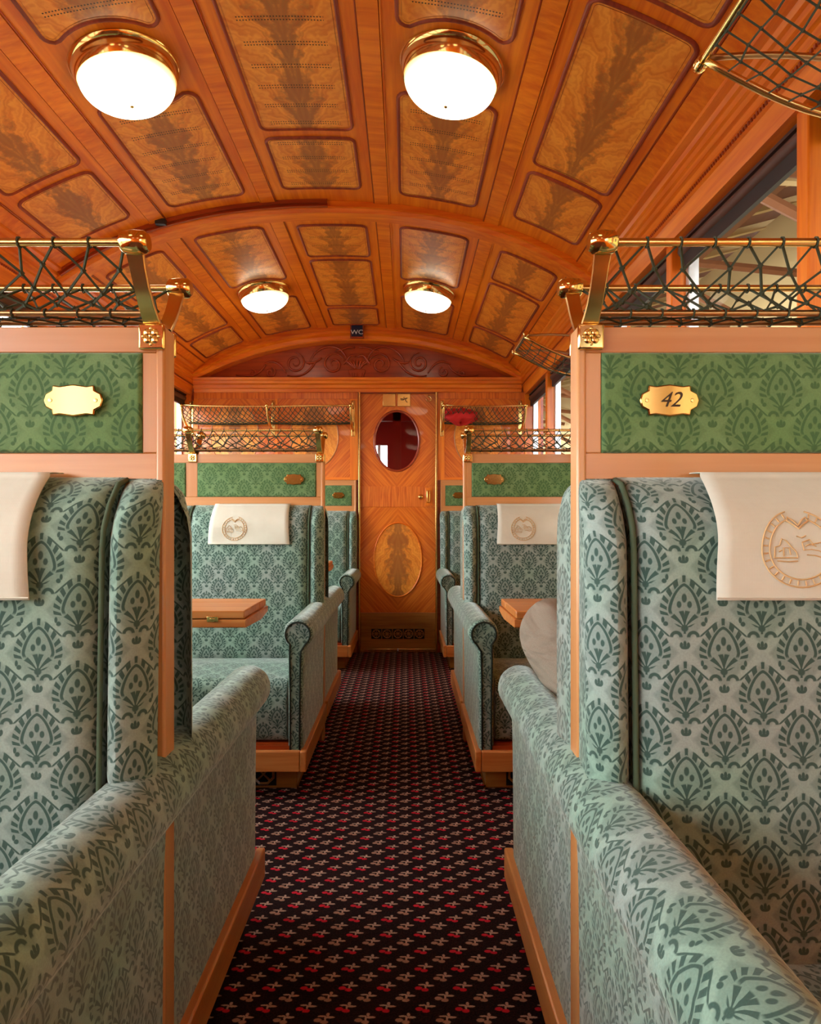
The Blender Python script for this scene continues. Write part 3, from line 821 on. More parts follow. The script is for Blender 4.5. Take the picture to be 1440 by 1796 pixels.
# ------------------------------------------------------------------ seats
def arm_profile(sg, xa):
    """rolled arm outline in (x,z); sg = +1 when the aisle is on +x; xa = aisle face"""
    q = []
    cx, czz, r = xa - sg*0.020, 0.600, 0.053
    pts = [(xa - sg*0.004, 0.197), (xa - sg*0.002, 0.45), (xa - sg*0.000, 0.54)]
    a0, a1 = math.radians(-52), math.radians(232)
    for k in range(19):
        a = a0 + (a1-a0)*k/18; pts.append((cx + sg*r*math.cos(a), czz + r*math.sin(a)))
    pts += [(xa - sg*0.058, 0.52), (xa - sg*0.056, 0.40), (xa - sg*0.056, 0.197)]
    return pts
DW = 0.100   # width of one damask repeat
def LEAN(z): return 0.100 + (1.06-z)*0.03 - (0.062*((z-0.96)/0.10)**2 if z > 0.96 else 0)
def build_seat(kind, P, d, label, arm=True):
    """kind 'left' (double bench) or 'right' (single); P = y of the partition face the seat leans on; d = -1 the seat looks at the viewer, +1 away"""
    sg = 1 if kind == 'left' else -1
    xa = XL if kind == 'left' else XR
    Yd = lambda t: P + d*t                 # distance out from the partition face
    if kind == 'left': cells = [(-0.968, -0.357), (-1.535, -0.972)]
    else: cells = [(0.256, 0.845)]
    cx = sum((c[0]+c[1])/2 for c in cells)/len(cells)
    root = thing('double_seat' if kind == 'left' else 'armchair', label, 'seat', (cx, Yd(0.3), FLOOR), 'damask train seats')
    x_lo = min(c[0] for c in cells); x_hi = max(c[1] for c in cells)
    lean = LEAN
    for c0_, c1_ in cells:
        bw_ = 0.050
        # main back cushion
        m = MB()
        def place(a, b, h): return (a, Yd(max(0.0, lean(b) - 0.045 + h) if h > 0 else 0.0), b)
        pad(m, c0_+bw_+0.004, c1_-bw_-0.004, 0.395, 1.062, 0.04, 0.045, place, 8, 14, 0.008)
        m.build('backrest', 'seat_velvet', root, smooth='all')
        for s_ in (0, 1):
            b0 = c0_ if s_ == 0 else c1_-bw_
            m = MB()
            outer = (s_ == 1) == (kind == 'left') and (c0_, c1_) == cells[0]
            def placeb(a, b, h):
                dep = max(0.0, lean(b) - 0.055 + h*1.9) if h > 0 else 0.0
                x = a
                if outer:        # the wing swells a little past the post
                    k = (a-b0)/bw_ if sg > 0 else (b0+bw_-a)/bw_
                    x = a + sg*0.012*math.sin(PI*min(1, dep/0.10))*k
                return (x, Yd(dep), b)
            zlo = 0.632 if outer else 0.395
            pad(m, b0, b0+bw_, zlo, 1.06, 0.0249, 0.0265, placeb, 2, 12, 0.002, uo=DW*(round((b0+bw_/2)/DW-0.5)+0.5)-(b0+bw_/2), side=0.03)
            m.quad([(b0, Yd(0), zlo), (b0+bw_, Yd(0), zlo), (b0+bw_, Yd(0), 1.06), (b0, Yd(0), 1.06)])
            m.build('side_bolster', 'seat_velvet', root, smooth='all')
            xp = b0+bw_+0.002 if s_ == 0 else b0-0.002
            zz = [0.42 + 0.63*k/20 for k in range(21)]
            MB().tube([(xp, Yd(max(0.012, lean(z)-0.016)), z) for z in zz] + [(xp, Yd(0.004), 1.058)], 0.0042, 6).build('piping', 'piping_green', root, smooth='all')
        # seat cushion
        f = 0.565
        prof = rpoly([(Yd(0.02), 0.235), (Yd(f), 0.215), (Yd(f+0.012), 0.33), (Yd(f-0.004), 0.432), (Yd(0.3), 0.438), (Yd(0.02), 0.41)], [0.005, 0.03, 0.05, 0.05, 0.2, 0.005], 6)
        ca, cb = c0_, c1_
        if kind == 'left' and (c0_, c1_) == cells[0]: cb = XL-0.060
        if kind == 'right': ca = XR+0.060
        MB().prism(prof, 'x', ca+0.003, cb-0.003).build('seat_cushion', 'seat_velvet', root, bevel=0.022, seg=3)
    # rolled arm on the aisle
    pr = arm_profile(sg, xa)
    mb = MB(); acc = [0.0]
    L = len(pr)
    for k in range(L-1): acc.append(acc[-1] + math.hypot(pr[k+1][0]-pr[k][0], pr[k+1][1]-pr[k][1]))
    ys = [Yd(t) for t in (-PT*0.5 if P < 4.8 else 0.0, 0.15, 0.3, 0.45, 0.575, 0.592, 0.6)]; ins = [0, 0, 0, 0, 0, 0.003, 0.010]
    gx = xa - sg*0.026
    G = []
    for p, acc_ in zip(pr, acc):
        row = []
        for y, i_ in zip(ys, ins):
            c = Vector((gx, 0.60 if p[1] > 0.55 else p[1])); v = Vector(p) - c; l = v.length
            q = c + v*((l-i_)/l if l > i_ else 0)
            row.append((q.x, y, q.y))
        G.append(row)
    mb.grid(G, lambda i, j: (ys[j], 0.197+acc[i]))
    a_o = mb.build('arm', 'seat_velvet', root, smooth='all')
    ft = MB(); ft.quad([G[i][-1] for i in range(L)]); ft.build('arm_front', 'seat_velvet', root)
    MB().tube([(Vector(G[i][-1]) + Vector((0, d*0.001, 0))) for i in range(L)], 0.0035, 5).build('arm_piping', 'dark_seam', root, smooth='all')
    # arm towards the wall
    xw = x_lo if kind == 'left' else x_hi
    # plinth
    xo = xa + sg*0.012
    X0, X1 = sorted((xo, (x_lo if kind == 'left' else x_hi)))
    m = MB()
    a, b = sorted((xo, xo - sg*0.022)); y0, y1 = sorted((Yd(0.0), Yd(0.62)))
    m.box(a, b, y0, y1, 0.128, 0.200); m.build('plinth_side', 'wood_table_y', root, bevel=0.004)
    y0, y1 = sorted((Yd(0.598), Yd(0.62)))
    a, b = sorted((xo - sg*0.0225, x_lo if kind == 'left' else x_hi))
    B(a, b, y0, y1, 0.128, 0.200).build('plinth_front', 'wood_table_x', root, bevel=0.004)
    y0, y1 = sorted((Yd(0.0), Yd(0.597)))
    B(X0+0.03, X1-0.03, y0, y1, 0.150, 0.212).build('seat_board', 'wood_mahogany_x', root)
    # heater base with pierced grille
    bx0, bx1 = sorted((xa - sg*0.035, x_lo if kind == 'left' else x_hi))
    y0, y1 = sorted((Yd(0.0), Yd(0.52)))
    bs = B(bx0, bx1, y0, y1, FLOOR, 0.15).build('heater_base', 'wood_oak_x', root, bevel=0.003)
    yf = Yd(0.5215)
    for k in range(4):
        gc = xa - sg*(0.155 + 0.13*k)
        if not (bx0+0.05 < gc < bx1-0.05): continue
        y0, y1 = sorted((Yd(0.520), Yd(0.522)))
        gr = B(gc-0.046, gc+0.046, y0, y1, 0.045, 0.128).build('grille_recess', 'dark_hole', root)
        q = MB().tube([(gc+0.038*math.cos(PI/8+PI/4*t), Yd(0.5235), 0.087+0.036*math.sin(PI/8+PI/4*t)) for t in range(8)], 0.005, 5, closed=True)
        for t in (1, -1): q.tube([(gc-0.024, Yd(0.5235), 0.087-0.024*t), (gc+0.024, Yd(0.5235), 0.087+0.024*t)], 0.0035, 4)
        q.build('grille_lattice', 'wood_oak_x', gr)
    y0, y1 = sorted((Yd(0.0), Yd(0.53)))
    a, b = sorted((xa - sg*0.034, xa - sg*0.028))
    B(a, b, y0, y1, FLOOR, 0.05).build('metal_edging', 'brass', root)
    return root

def partition(kind, P, label, depth=PT, plates=('',), back=True):
    sg = 1 if kind == 'left' else -1
    xa = XL if kind == 'left' else XR
    xw = XC - 1.20 if kind == 'left' else XC + 1.20
    root = thing('seat_partition', label, 'partition', ((xa+xw)/2, P+depth/2, FLOOR), 'wooden seat partitions')
    top = 1.285
    x0, x1 = sorted((xa - sg*0.01, xw))
    B(x0, x1, P+0.004, P+depth-0.004 if back else P+depth, FLOOR, top-0.004).build('core_board', 'wood_pale_x', root)
    fs = [(P, 1)] + ([(P+depth, -1)] if back else [])
    if kind == 'left': cells = [(-0.905, XL-0.034), (-1.50, -0.955)]
    else: cells = [(XR+0.036, 0.815)]
    zr = (1.098, 1.246)
    # edge post on the aisle
    a, b = sorted((xa, xa - sg*0.014))
    B(a, b, P-0.002, P+depth+(0.002 if back else 0), FLOOR, top+0.0).build('edge_post', 'wood_pale_z', root, bevel=0.004)
    for yf, dr in fs:
        ya, yb = sorted((yf, yf + dr*0.005))
        def bd(n_, x0_, x1_, z0_, z1_, ax):
            B(x0_, x1_, ya, yb, z0_, z1_).build(n_, 'wood_pale_'+ax, root, bevel=0.0015)
        xi0, xi1 = sorted((xa - sg*0.012, xw))
        bd('top_rail', xi0, xi1, zr[1], top-0.001, 'x'); bd('lower_rail', xi0, xi1, 1.02, zr[0], 'x')
        xs = sorted([xi0, xi1] + [v for c in cells for v in c])
        for k in range(0, len(xs), 2): bd('stile', xs[k], xs[k+1], zr[0], zr[1], 'z')
        for ci, (c0_, c1_) in enumerate(cells):
            m = MB()
            pad(m, c0_, c1_, zr[0], zr[1], 0.007, 0.009, lambda a_, b_, h: (a_, yf - dr*(h-0.004), b_), 6, 4, 0.003)
            hp = m.build('head_panel', 'panel_velvet', root, smooth='all')
            if dr == 1:
                pcx = (XL-0.130 if kind == 'left' else XR+0.132) if ci == 0 else -1.15
                number_plate(pcx, yf-0.0075, 1.1735, plates[ci] if ci < len(plates) else '', hp)
    return root
def number_plate(cx, y, z, txt, parent):
    hw, hh_ = 0.0435, 0.0235
    pts = [(-1, 0), (-0.93, 0.42), (-0.72, 0.62), (-0.70, 0.95), (-0.45, 0.88), (0, 1.0), (0.45, 0.88), (0.70, 0.95), (0.72, 0.62), (0.93, 0.42), (1, 0)]
    pts = pts + [(a, -b) for a, b in pts[-2:0:-1]]
    o = MB().prism([(cx+a*hw, z+b*hh_) for a, b in pts], 'y', y-0.006, y).build('number_plate', 'brass_plate', parent, bevel=0.002)
    # screws (sub-parts sit on the plate's level)
    q = MB()
    for s_ in (-1, 1): q.lathe([(0, 0), (0.0032, 0), (0.0028, 0.0012), (0, 0.0014)], (cx+s_*hw*0.76, y-0.006, z), (0, -1, 0), 10)
    root = parent
    q.build('plate_screw', 'brass', parent, smooth=True)
    if txt: text_mesh(txt, 0.031, 'plate_number', 'ink', parent, (cx, y-0.0064, z), shear=0.35, extr=0.0003)
    return o

def headcover(xc, P, label, emblem=True, w=0.33):
    x0, x1 = xc-w/2, xc+w/2
    lean = LEAN
    def path(s):
        """s 0..1 from behind the top over the front to the hem"""
        if s < 0.12: t = s/0.12; return (P - 0.006 - 0.035*t, 1.068 - 0.001*t*t)
        t = (s-0.12)/0.88; z = 1.067 - t*0.172
        return (P - max(lean(min(z, 1.062)) + 0.012 + 0.004*t, 0.041), z)
    def S_(x, s, off=0.0):
        y, z = path(s); wob = 0.0018*math.sin(17*x+9*s)*s
        return (x + 0.012*(s-0.5)*(-1 if x < xc else 1)*abs(x-xc)/(w/2), y - off + wob, z)
    root = thing('headrest_cover', label, 'headrest cover', (xc, P-0.1, 0.89), 'white headrest covers')
    m = MB(); nx, ns = 16, 40
    G = [[S_(x0+(x1-x0)*i/nx, j/ns) for j in range(ns+1)] for i in range(nx+1)]
    m.grid(G, lambda i, j: (i/nx*w, j/ns*0.25))
    o = m.build('cloth', 'white_linen', root, smooth='all')
    md = o.modifiers.new('thick', 'SOLIDIFY'); md.thickness = 0.0015; md.offset = -1
    MB().tube([S_(x0+(x1-x0)*i/nx, 0.985, 0.001) for i in range(nx+1)], 0.0012, 4).build('hem', 'white_linen', root)
    if emblem:
        ex = xc - w*0.18; 
        def Q(dx, dz):
            # dz about the emblem centre at z = .985 of the hanging front
            z = 0.962 + dz; t = (1.067-z)/0.172; return S_(ex+dx, 0.12+0.88*t, 0.0016)
        q = MB()
        def ring(r, a0, a1, n=40, rr=0.0011): q.tube([Q(r*math.cos(math.radians(a0+(a1-a0)*k/n)), r*math.sin(math.radians(a0+(a1-a0)*k/n))) for k in range(n+1)], rr, 4)
        ring(0.050, 105, 435); ring(0.040, 108, 432)
        for k in range(26):
            a = math.radians(112 + 316*k/25); q.tube([Q(0.042*math.cos(a), 0.042*math.sin(a)), Q(0.048*math.cos(a), 0.048*math.sin(a))], 0.0011, 4)
        for s_ in (-1, 1):
            q.tube([Q(s_*a*1.0, b) for a, b in ((0.0, 0.030), (0.006, 0.037), (0.012, 0.041), (0.014, 0.036), (0.009, 0.033), (0.0, 0.026))], 0.0013, 4)
            pass
        for pts in (((-0.034, -0.012), (-0.033, 0.002), (-0.027, 0.004), (-0.024, 0.013), (-0.018, 0.010), (-0.012, 0.002), (-0.006, -0.004), (-0.004, -0.012), (-0.034, -0.012)),
                    ((-0.030, -0.016), (-0.016, -0.017), (-0.004, -0.016)), ((-0.022, -0.010), (-0.022, 0.001), (-0.015, 0.001), (-0.013, -0.008)), ((-0.028, -0.004), (-0.024, -0.002)),
                    ((0.002, 0.008), (0.012, 0.012), (0.016, 0.006), (0.026, 0.008), (0.033, 0.000), (0.034, -0.010)), ((0.002, 0.008), (0.004, -0.002), (0.014, -0.001), (0.024, -0.003), (0.033, -0.010)),
                    ((0.006, 0.003), (0.012, 0.006), (0.020, 0.003)), ((0.008, -0.008), (0.018, -0.009), (0.028, -0.012)), ((-0.004, 0.016), (0.002, 0.014), (0.008, 0.017))):
            q.tube([Q(a_, b_) for a_, b_ in pts], 0.0009, 4)
        q.build('printed_emblem', 'emblem_thread', root)
    return root

rndn = random.Random(3)
def rack(kind, P, label, half=False, cell=0.05):
    """brass and cord luggage net standing on a partition"""
    sg = 1 if kind == 'left' else -1
    xa = XL if kind == 'left' else XR
    xs = [XL-0.018, -0.925, -1.50] if kind == 'left' else [XR+0.019, 0.80]
    root = thing('luggage_net', label, 'luggage rack', (sum(xs)/len(xs), P+PT/2, 1.285), 'net racks on the partitions')
    zt, zb = 1.379, 1.303
    faces = [(P, -1), (P+PT, 1)]
    xe, xw = xs[0], xs[-1]
    for yf, d in faces:
        yr = yf + d*0.073; ybm = yf + d*0.004
        MB().tube([(xe, yr, zt), (xw, yr, zt)], 0.0055, 10).build('top_rail', 'brass', root, smooth=True)
        MB().tube([(xe - sg*0.006, ybm, zb), (xw, ybm, zb)], 0.0048, 10).build('bottom_rail', 'copper_brown', root, smooth=True)
        for bx_ in xs:
            # bracket strip curving out and up
            pth = [(yf + d*t, z) for t, z in ((0.001, 1.288), (0.012, 1.297), (0.026, 1.309), (0.043, 1.33), (0.056, 1.35), (0.064, 1.364), (0.070, 1.372))]
            m = MB(); G = []
            for k, (y, z) in enumerate(pth):
                a = pth[max(k-1, 0)]; b = pth[min(k+1, len(pth)-1)]; t = Vector((b[0]-a[0], b[1]-a[1])).normalized(); nn = Vector((-t.y, t.x))*0.004
                hw = 0.0125 - 0.002*math.sin(PI*k/6)
                G.append([(bx_-hw, y+nn.x, z+nn.y), (bx_+hw, y+nn.x, z+nn.y), (bx_+hw, y-nn.x, z-nn.y), (bx_-hw, y-nn.x, z-nn.y), (bx_-hw, y+nn.x, z+nn.y)])
            m.grid(G); br = m.build('bracket', 'brass', root, bevel=0.0015)
            MB().lathe([(0, -0.019), (0.011, -0.019), (0.0155, -0.014), (0.0165, 0), (0.0155, 0.014), (0.011, 0.019), (0, 0.019)], (bx_ + sg*0.002, yr, zt), (1, 0, 0), 18).build('rail_knob', 'brass_bright', root, smooth=True)
            # square rosette block on the partition face
            zr = 1.268; h = 0.019
            m = MB(); y0, y1 = sorted((yf + d*0.0, yf + d*0.009)); m.box(bx_-h, bx_+h, y0, y1, zr-h, zr+h)
            ro = m.build('rosette_block', 'brass_bright', root, bevel=0.003)
            q = MB()
            for k in range(4):
                a = PI/4 + PI/2*k; q.ball((bx_+0.0075*math.cos(a), yf + d*0.009, zr+0.0075*math.sin(a)), 0.0058, 8, 5, (1, 0.45, 1))
            q.ball((bx_, yf + d*0.010, zr), 0.0035, 8, 5, (1, 0.7, 1))
            for k in range(4):
                a = PI/2*k; q.ball((bx_+0.0115*math.cos(a), yf + d*0.0088, zr+0.0115*math.sin(a)), 0.0028, 6, 4, (1, 0.6, 1))
            q.build('rosette_flower', 'brass', ro, smooth='all')
        def surf(s, t):
            x = xe - sg*0.012 + (xw-xe + sg*0.02)*s
            sag = math.sin(PI*t)
            return (x, yr + (ybm-yr)*t - d*0.012*sag, zt + (zb-zt)*t - 0.012*sag)
        n_ = max(3, round(abs(xw-xe)/cell)); m = MB(); net(m, surf, n_, 4, 0.0020, 0.24, rnd=rndn, kr=2.4)
        for i in range(n_+1):        # loops round the rails
            for t in (0, 1):
                p = surf(i/n_, t); rr = 0.0072 if t == 0 else 0.0064
                m.tube([(p[0], p[1]+rr*math.cos(a), p[2]+rr*math.sin(a)) for a in [k*PI/4 for k in range(8)]], 0.0013, 4, closed=True)
        m.build('cord_net', 'net_cord', root)
    def bsurf(s, t):
        return (xe - sg*0.012 + (xw-xe+sg*0.02)*s, P+0.004 + (PT-0.008)*t, zb-0.004+0.003*math.sin(PI*t))
    m = MB(); net(m, bsurf, max(3, round(abs(xw-xe)/cell)), 2, 0.0016, 0.2, rnd=rndn); m.build('cord_net', 'net_cord', root)
    return root

def wall_net(yc, label):
    """hammock net fixed to the right wall above a partition"""
    y0, y1 = yc-0.15, yc+0.115; xf, xw = 0.495, 0.835
    root = thing('hat_net', label, 'luggage rack', (xw, yc, 1.66), 'hammock nets on the right wall')
    MB().tube([(xf, y0-0.02, 1.762), (xf, y1+0.02, 1.762)], 0.006, 10).build('front_rail', 'brass', root, smooth=True)
    low = lambda t: (xf + (xw-xf)*t, 1.756 - 0.098*math.sin(PI/2*min(1, t*1.25)) + 0.02*max(0, t-0.8))
    for y in (y0, y1):
        MB().tube([(low(k/14)[0], y, low(k/14)[1]) for k in range(15)], 0.006, 8).build('lower_bow', 'brass', root, smooth='all')
        MB().tube([(xf+(xw-xf)*k/10, y, 1.76 + 0.008*math.sin(PI*k/10*1.2) - 0.02*(k/10)**2) for k in range(11)], 0.005, 8).build('upper_bow', 'copper_brown', root, smooth='all')
        B(xw-0.004, XC+1.202, y-0.02, y+0.02, 1.62, 1.78).build('wall_plate', 'brass', root, bevel=0.004)
    for y in (y0-0.018, y1+0.018):
        MB().lathe([(0, -0.012), (0.009, -0.012), (0.0115, -0.007), (0.012, 0), (0.0115, 0.007), (0.009, 0.012), (0, 0.012)], (xf, y, 1.762), (0, 1, 0), 14).build('rail_knob', 'brass_bright', root, smooth=True)
    def surf(s, t):
        x, z = low(t); sag = math.sin(PI*s)
        return (x, y0+(y1-y0)*s, z - 0.035*sag*(0.25+0.75*min(1, t*2)) + (0.0 if t > 0 else 0.004))
    m = MB()
    # square mesh of cords as on the photograph
    ns, ntt = 7, 10
    rn = random.Random(int(yc*100))
    Pn = [[Vector(surf(i/ns + (rn.uniform(-.1,.1)/ns if 0 < i < ns else 0), j/ntt + (rn.uniform(-.15,.15)/ntt if 0 < j < ntt else 0))) for j in range(ntt+1)] for i in range(ns+1)]
    for i in range(ns+1):
        for j in range(ntt+1):
            if i < ns: m.tube([Pn[i][j], Pn[i+1][j]], 0.0018, 4, caps=False)
            if j < ntt: m.tube([Pn[i][j], Pn[i][j+1]], 0.0018, 4, caps=False)
            m.octa(Pn[i][j], 0.004)
    m.build('cord_net', 'net_cord', root)
def end_rack(xs, label, split):
    root = thing('end_wall_net', label, 'luggage rack', (sum(xs)/len(xs), YE, 1.66), 'net racks on the end wall')
    yf, zf = 4.70, 1.785
    xa, xb = xs[0], xs[-1]
    MB().tube([(xa, yf, zf + 0.004*math.cos(k)) for k in (0,)] + [(xa+(xb-xa)*k/8, yf, zf-0.006*math.sin(PI*k/8)) for k in range(1, 9)], 0.006, 8).build('front_rail', 'brass', root, smooth='all')
    MB().tube([(xa, YE-0.02, 1.70), (xb, YE-0.02, 1.70)], 0.005, 8).build('rear_rail', 'brass', root, smooth=True)
    for x in xs:
        B(x-0.014, x+0.014, YE-0.016, YE-0.0, 1.60, 1.86).build('wall_plate', 'brass', root, bevel=0.004)
        m = MB(); m.tube(bez([(x, YE-0.012, 1.64), (x, YE-0.10, 1.64), (x, yf+0.03, 1.68), (x, yf, zf)], 14), [0.009]*10+[0.008, 0.008, 0.007, 0.007, 0.007], 8).build('bracket', 'brass', root, smooth='all')
        MB().ball((x, yf, zf), 0.013).build('rail_knob', 'brass_bright', root, smooth='all')
        MB().tube([(x, YE-0.012, 1.80), (x, YE-0.04, 1.82), (x, YE-0.05, 1.85)], 0.006, 6).build('hook', 'brass', root, smooth='all')
    def surf(s, t):
        sag = math.sin(PI*s*split) if split > 1 else math.sin(PI*s)
        return (xa+(xb-xa)*s, yf + (YE-0.02-yf)*t, zf + (1.70-zf)*t - (0.05+0.012*abs(sag))*math.sin(PI*t)**0.8)
    m = MB(); net(m, surf, round((xb-xa)/0.036), 12, 0.0027, 0.12, rnd=rndn, kr=1.6); m.build('cord_net', 'net_cord', root)
    return root

rows = [(P1, 'nearest', ('', ''), ('42',)), (P1+PITCH, 'second', ('', ''), ('',))]
P2 = P1 + PITCH; P3 = YE - 0.012
partition('left', P1, 'nearest pale wood seat partition left of the aisle with green head panel')
partition('right', P1, 'nearest seat partition right of the aisle with brass plate 42', plates=('42',))
partition('left', P2, 'middle seat partition left of the aisle behind the folded table')
partition('right', P2, 'middle seat partition right of the aisle behind the seated person')
partition('left', P3, 'shallow seat backing on the end wall left of the door', depth=0.012, back=False)
partition('right', P3, 'shallow seat backing on the end wall right of the door', depth=0.012, back=False)
build_seat('left', P1, -1, 'nearest green damask seat at lower left, facing the viewer')
build_seat('right', P1, -1, 'nearest green damask armchair at lower right, facing the viewer')
build_seat('left', P1+PT, 1, 'green damask seat behind the nearest left partition, turned away')
build_seat('right', P1+PT, 1, 'green damask armchair the person in beige trousers sits in')
build_seat('left', P2, -1, 'green damask double seat behind the folded table on the left')
build_seat('right', P2, -1, 'green damask armchair facing the seated person on the right')
build_seat('left', P2+PT, 1, 'green damask seat behind the middle left partition, turned away')
build_seat('right', P2+PT, 1, 'green damask armchair behind the middle right partition, turned away')
build_seat('left', P3, -1, 'farthest green damask seat against the end wall left of door')
build_seat('right', P3, -1, 'farthest green damask armchair against the end wall right of door')

rack('left', P1, 'nearest brass and green cord luggage net on the left partition')
rack('right', P1, 'nearest brass luggage net above the number 42 partition')
rack('left', P2, 'brass luggage net on the middle left partition behind the table')
rack('right', P2, 'brass luggage net on the middle right partition')
wall_net(1.01, 'hammock net with brass bows at the upper right corner')
wall_net(1.01+PITCH, 'far hammock net with brass bows above the right windows')
end_rack([-1.545, -0.955, -0.378], 'long brass-railed net on the end wall left of the door', 2)
end_rack([0.265, 0.83], 'short brass-railed net on the end wall holding a red bag', 1)

headcover(-0.66, P1, 'white cloth cover on the nearest left seat, cut by the frame', emblem=True)
headcover(0.575, P1, 'white cloth cover with orange emblem on the nearest right armchair')
headcover(-0.655, P2, 'white cloth cover on the left seat behind the table')
headcover(0.553, P2, 'white cloth cover on the armchair facing the seated person')
headcover(-1.25, P2, 'white cloth cover on the window place of the middle left seat')

# red bag on the right end net
rb = MB(); n1, n2 = 26, 16; G = []
rr_ = random.Random(5)
for i in range(n1):
    row = []
    for j in range(n2+1):
        a = 2*PI*i/n1; t = PI*j/n2
        k = 1 + 0.14*math.sin(3*a+2*t) + 0.10*math.sin(5*a-4*t) + 0.07*math.sin(9*a+7*t)
        row.append((0.385 + 0.115*k*math.sin(t)*math.cos(a), 4.80 + 0.075*k*math.sin(t)*math.sin(a), 1.725 - 0.047*k*math.cos(t) - 0.012*math.sin(5*a)))
    G.append(row)
rb.grid(G, closeu=True)
tag(rb.build('red_bag', 'red_cloth', None, smooth='all'), 'crumpled red cloth bag lying in the right end net', 'bag')

# ------------------------------------------------------------------ folding tables
def table(kind, yc, label):
    sg = 1 if kind == 'left' else -1
    xe = -0.437 if kind == 'left' else 0.30
    xw = XC - sg*1.20
    root = thing('folding_table', label, 'table', ((xe+xw)/2, yc, 0.70), 'folding tables at the windows')
    y0, y1 = yc-0.155, yc+0.135
    a, b = sorted((xe, xw))
    ym = yc+0.045
    B(a, b, y0, ym-0.001, 0.7305, 0.752).build('upper_leaf', 'wood_table_x', root, bevel=0.003)
    B(a, b, ym+0.001, y1, 0.7305, 0.752).build('upper_leaf', 'wood_table_x', root, bevel=0.003)
    pr = rpoly([(y0, 0.7285), (y0, 0.706), (yc+0.05, 0.700), (y1+0.012, 0.712), (y1+0.012, 0.7285)], [0.001, 0.004, 0.12, 0.012, 0.004])
    MB().prism(pr, 'x', a-(0.004 if sg < 0 else 0), b+(0.004 if sg > 0 else 0)).build('lower_leaf', 'wood_table_x', root, bevel=0.002)
    cx = xe - sg*0.085
    cl = B(cx-0.016, cx+0.016, y0-0.004, y0, 0.722, 0.7375).build('clasp', 'brass', root, bevel=0.0015)
    B(cx-0.006, cx+0.006, y0-0.006, y0-0.003, 0.727, 0.733).build('clasp_pin', 'brass_bright', cl, bevel=0.001)
    lx = xw + sg*0.05
    MB().prism([(lx-0.02, 0.70), (lx+0.02, 0.70), (lx+0.02, 0.45), (lx-0.02, 0.45)], 'y', yc-0.03, yc+0.03).build('wall_bracket', 'brass', root, bevel=0.003)
table('left', 2.005, 'folded wooden table on the left with a brass clasp')
table('right', 2.005, 'folded wooden table on the right behind the person\'s knee')
table('left', 2.005+PITCH, 'farther folded wooden table on the left, mostly hidden')

# ------------------------------------------------------------------ ceiling lamps
def lamp(u, y, label):
    o = cp(u, y, 0.0); s = cs(u); ax = Vector((s, 0, -1)).normalized()
    root = thing('ceiling_lamp', label, 'lamp', tuple(o), 'domed ceiling lamps')
    ring = [(0.0, 0.002), (0.156, 0.0), (0.158, 0.004), (0.155, 0.010), (0.150, 0.014), (0.149, 0.022), (0.145, 0.036), (0.141, 0.046), (0.139, 0.050), (0.135, 0.049), (0.134, 0.044)]
    MB().lathe(ring, o, ax, 48).build('brass_ring', 'brass_bright', root, smooth=True)
    bowl = [(0.1365*math.cos(PI/2*k/12), 0.046 + 0.072*math.sin(PI/2*k/12)) for k in range(13)]
    MB().lathe(bowl, o, ax, 48).build('glass_bowl', 'opal_glass', root, smooth='all')
    MB().lathe([(0.006, 0.1175), (0.0055, 0.1195), (0.003, 0.121), (0, 0.1212)], o, ax, 12).build('finial', 'brass', root, smooth='all')
lamp(-0.481, BAYC[2], 'near left domed ceiling lamp with brass ring'); lamp(0.483, BAYC[2], 'near right domed ceiling lamp with brass ring')
lamp(-0.481, BAYC[3], 'far left domed ceiling lamp with brass ring'); lamp(0.483, BAYC[3], 'far right domed ceiling lamp with brass ring')
for k in (0, 1):
    for s_ in (-1, 1): lamp(0.482*s_, BAYC[k], f'domed ceiling lamp {"left" if s_ < 0 else "right"} of centre {"just behind" if k else "far behind"} the viewer')

# ------------------------------------------------------------------ the seated passenger
def skin_mesh(name, nodes, edges, mat, parent, sub_=2):
    me = bpy.data.meshes.new(name); me.from_pydata([n[0] for n in nodes], edges, []); me.update()
    o = bpy.data.objects.new(name, me); COL.objects.link(o)
    md = o.modifiers.new('skin', 'SKIN'); md.use_smooth_shade = True; md.branch_smoothing = 0.6
    for i, nd in enumerate(nodes):
        sv = me.skin_vertices[0].data[i]; r = nd[1]; sv.radius = r if isinstance(r, tuple) else (r, r); sv.use_root = (i == 0)
    o.modifiers.new('sub', 'SUBSURF').levels = sub_; o.modifiers['sub'].render_levels = sub_
    dg = bpy.context.evaluated_depsgraph_get(); m2 = bpy.data.meshes.new_from_object(o.evaluated_get(dg))
    bpy.data.objects.remove(o); bpy.data.meshes.remove(me)
    m2.name = name; m2.materials.clear(); m2.materials.append(MAT[mat])
    for p in m2.polygons: p.use_smooth = True
    o = bpy.data.objects.new(name, m2); COL.objects.link(o); o.parent = parent
    w = Vector((0,0,0)); p = parent
    while p is not None: w += p.location; p = p.parent
    o.location = -w; return o
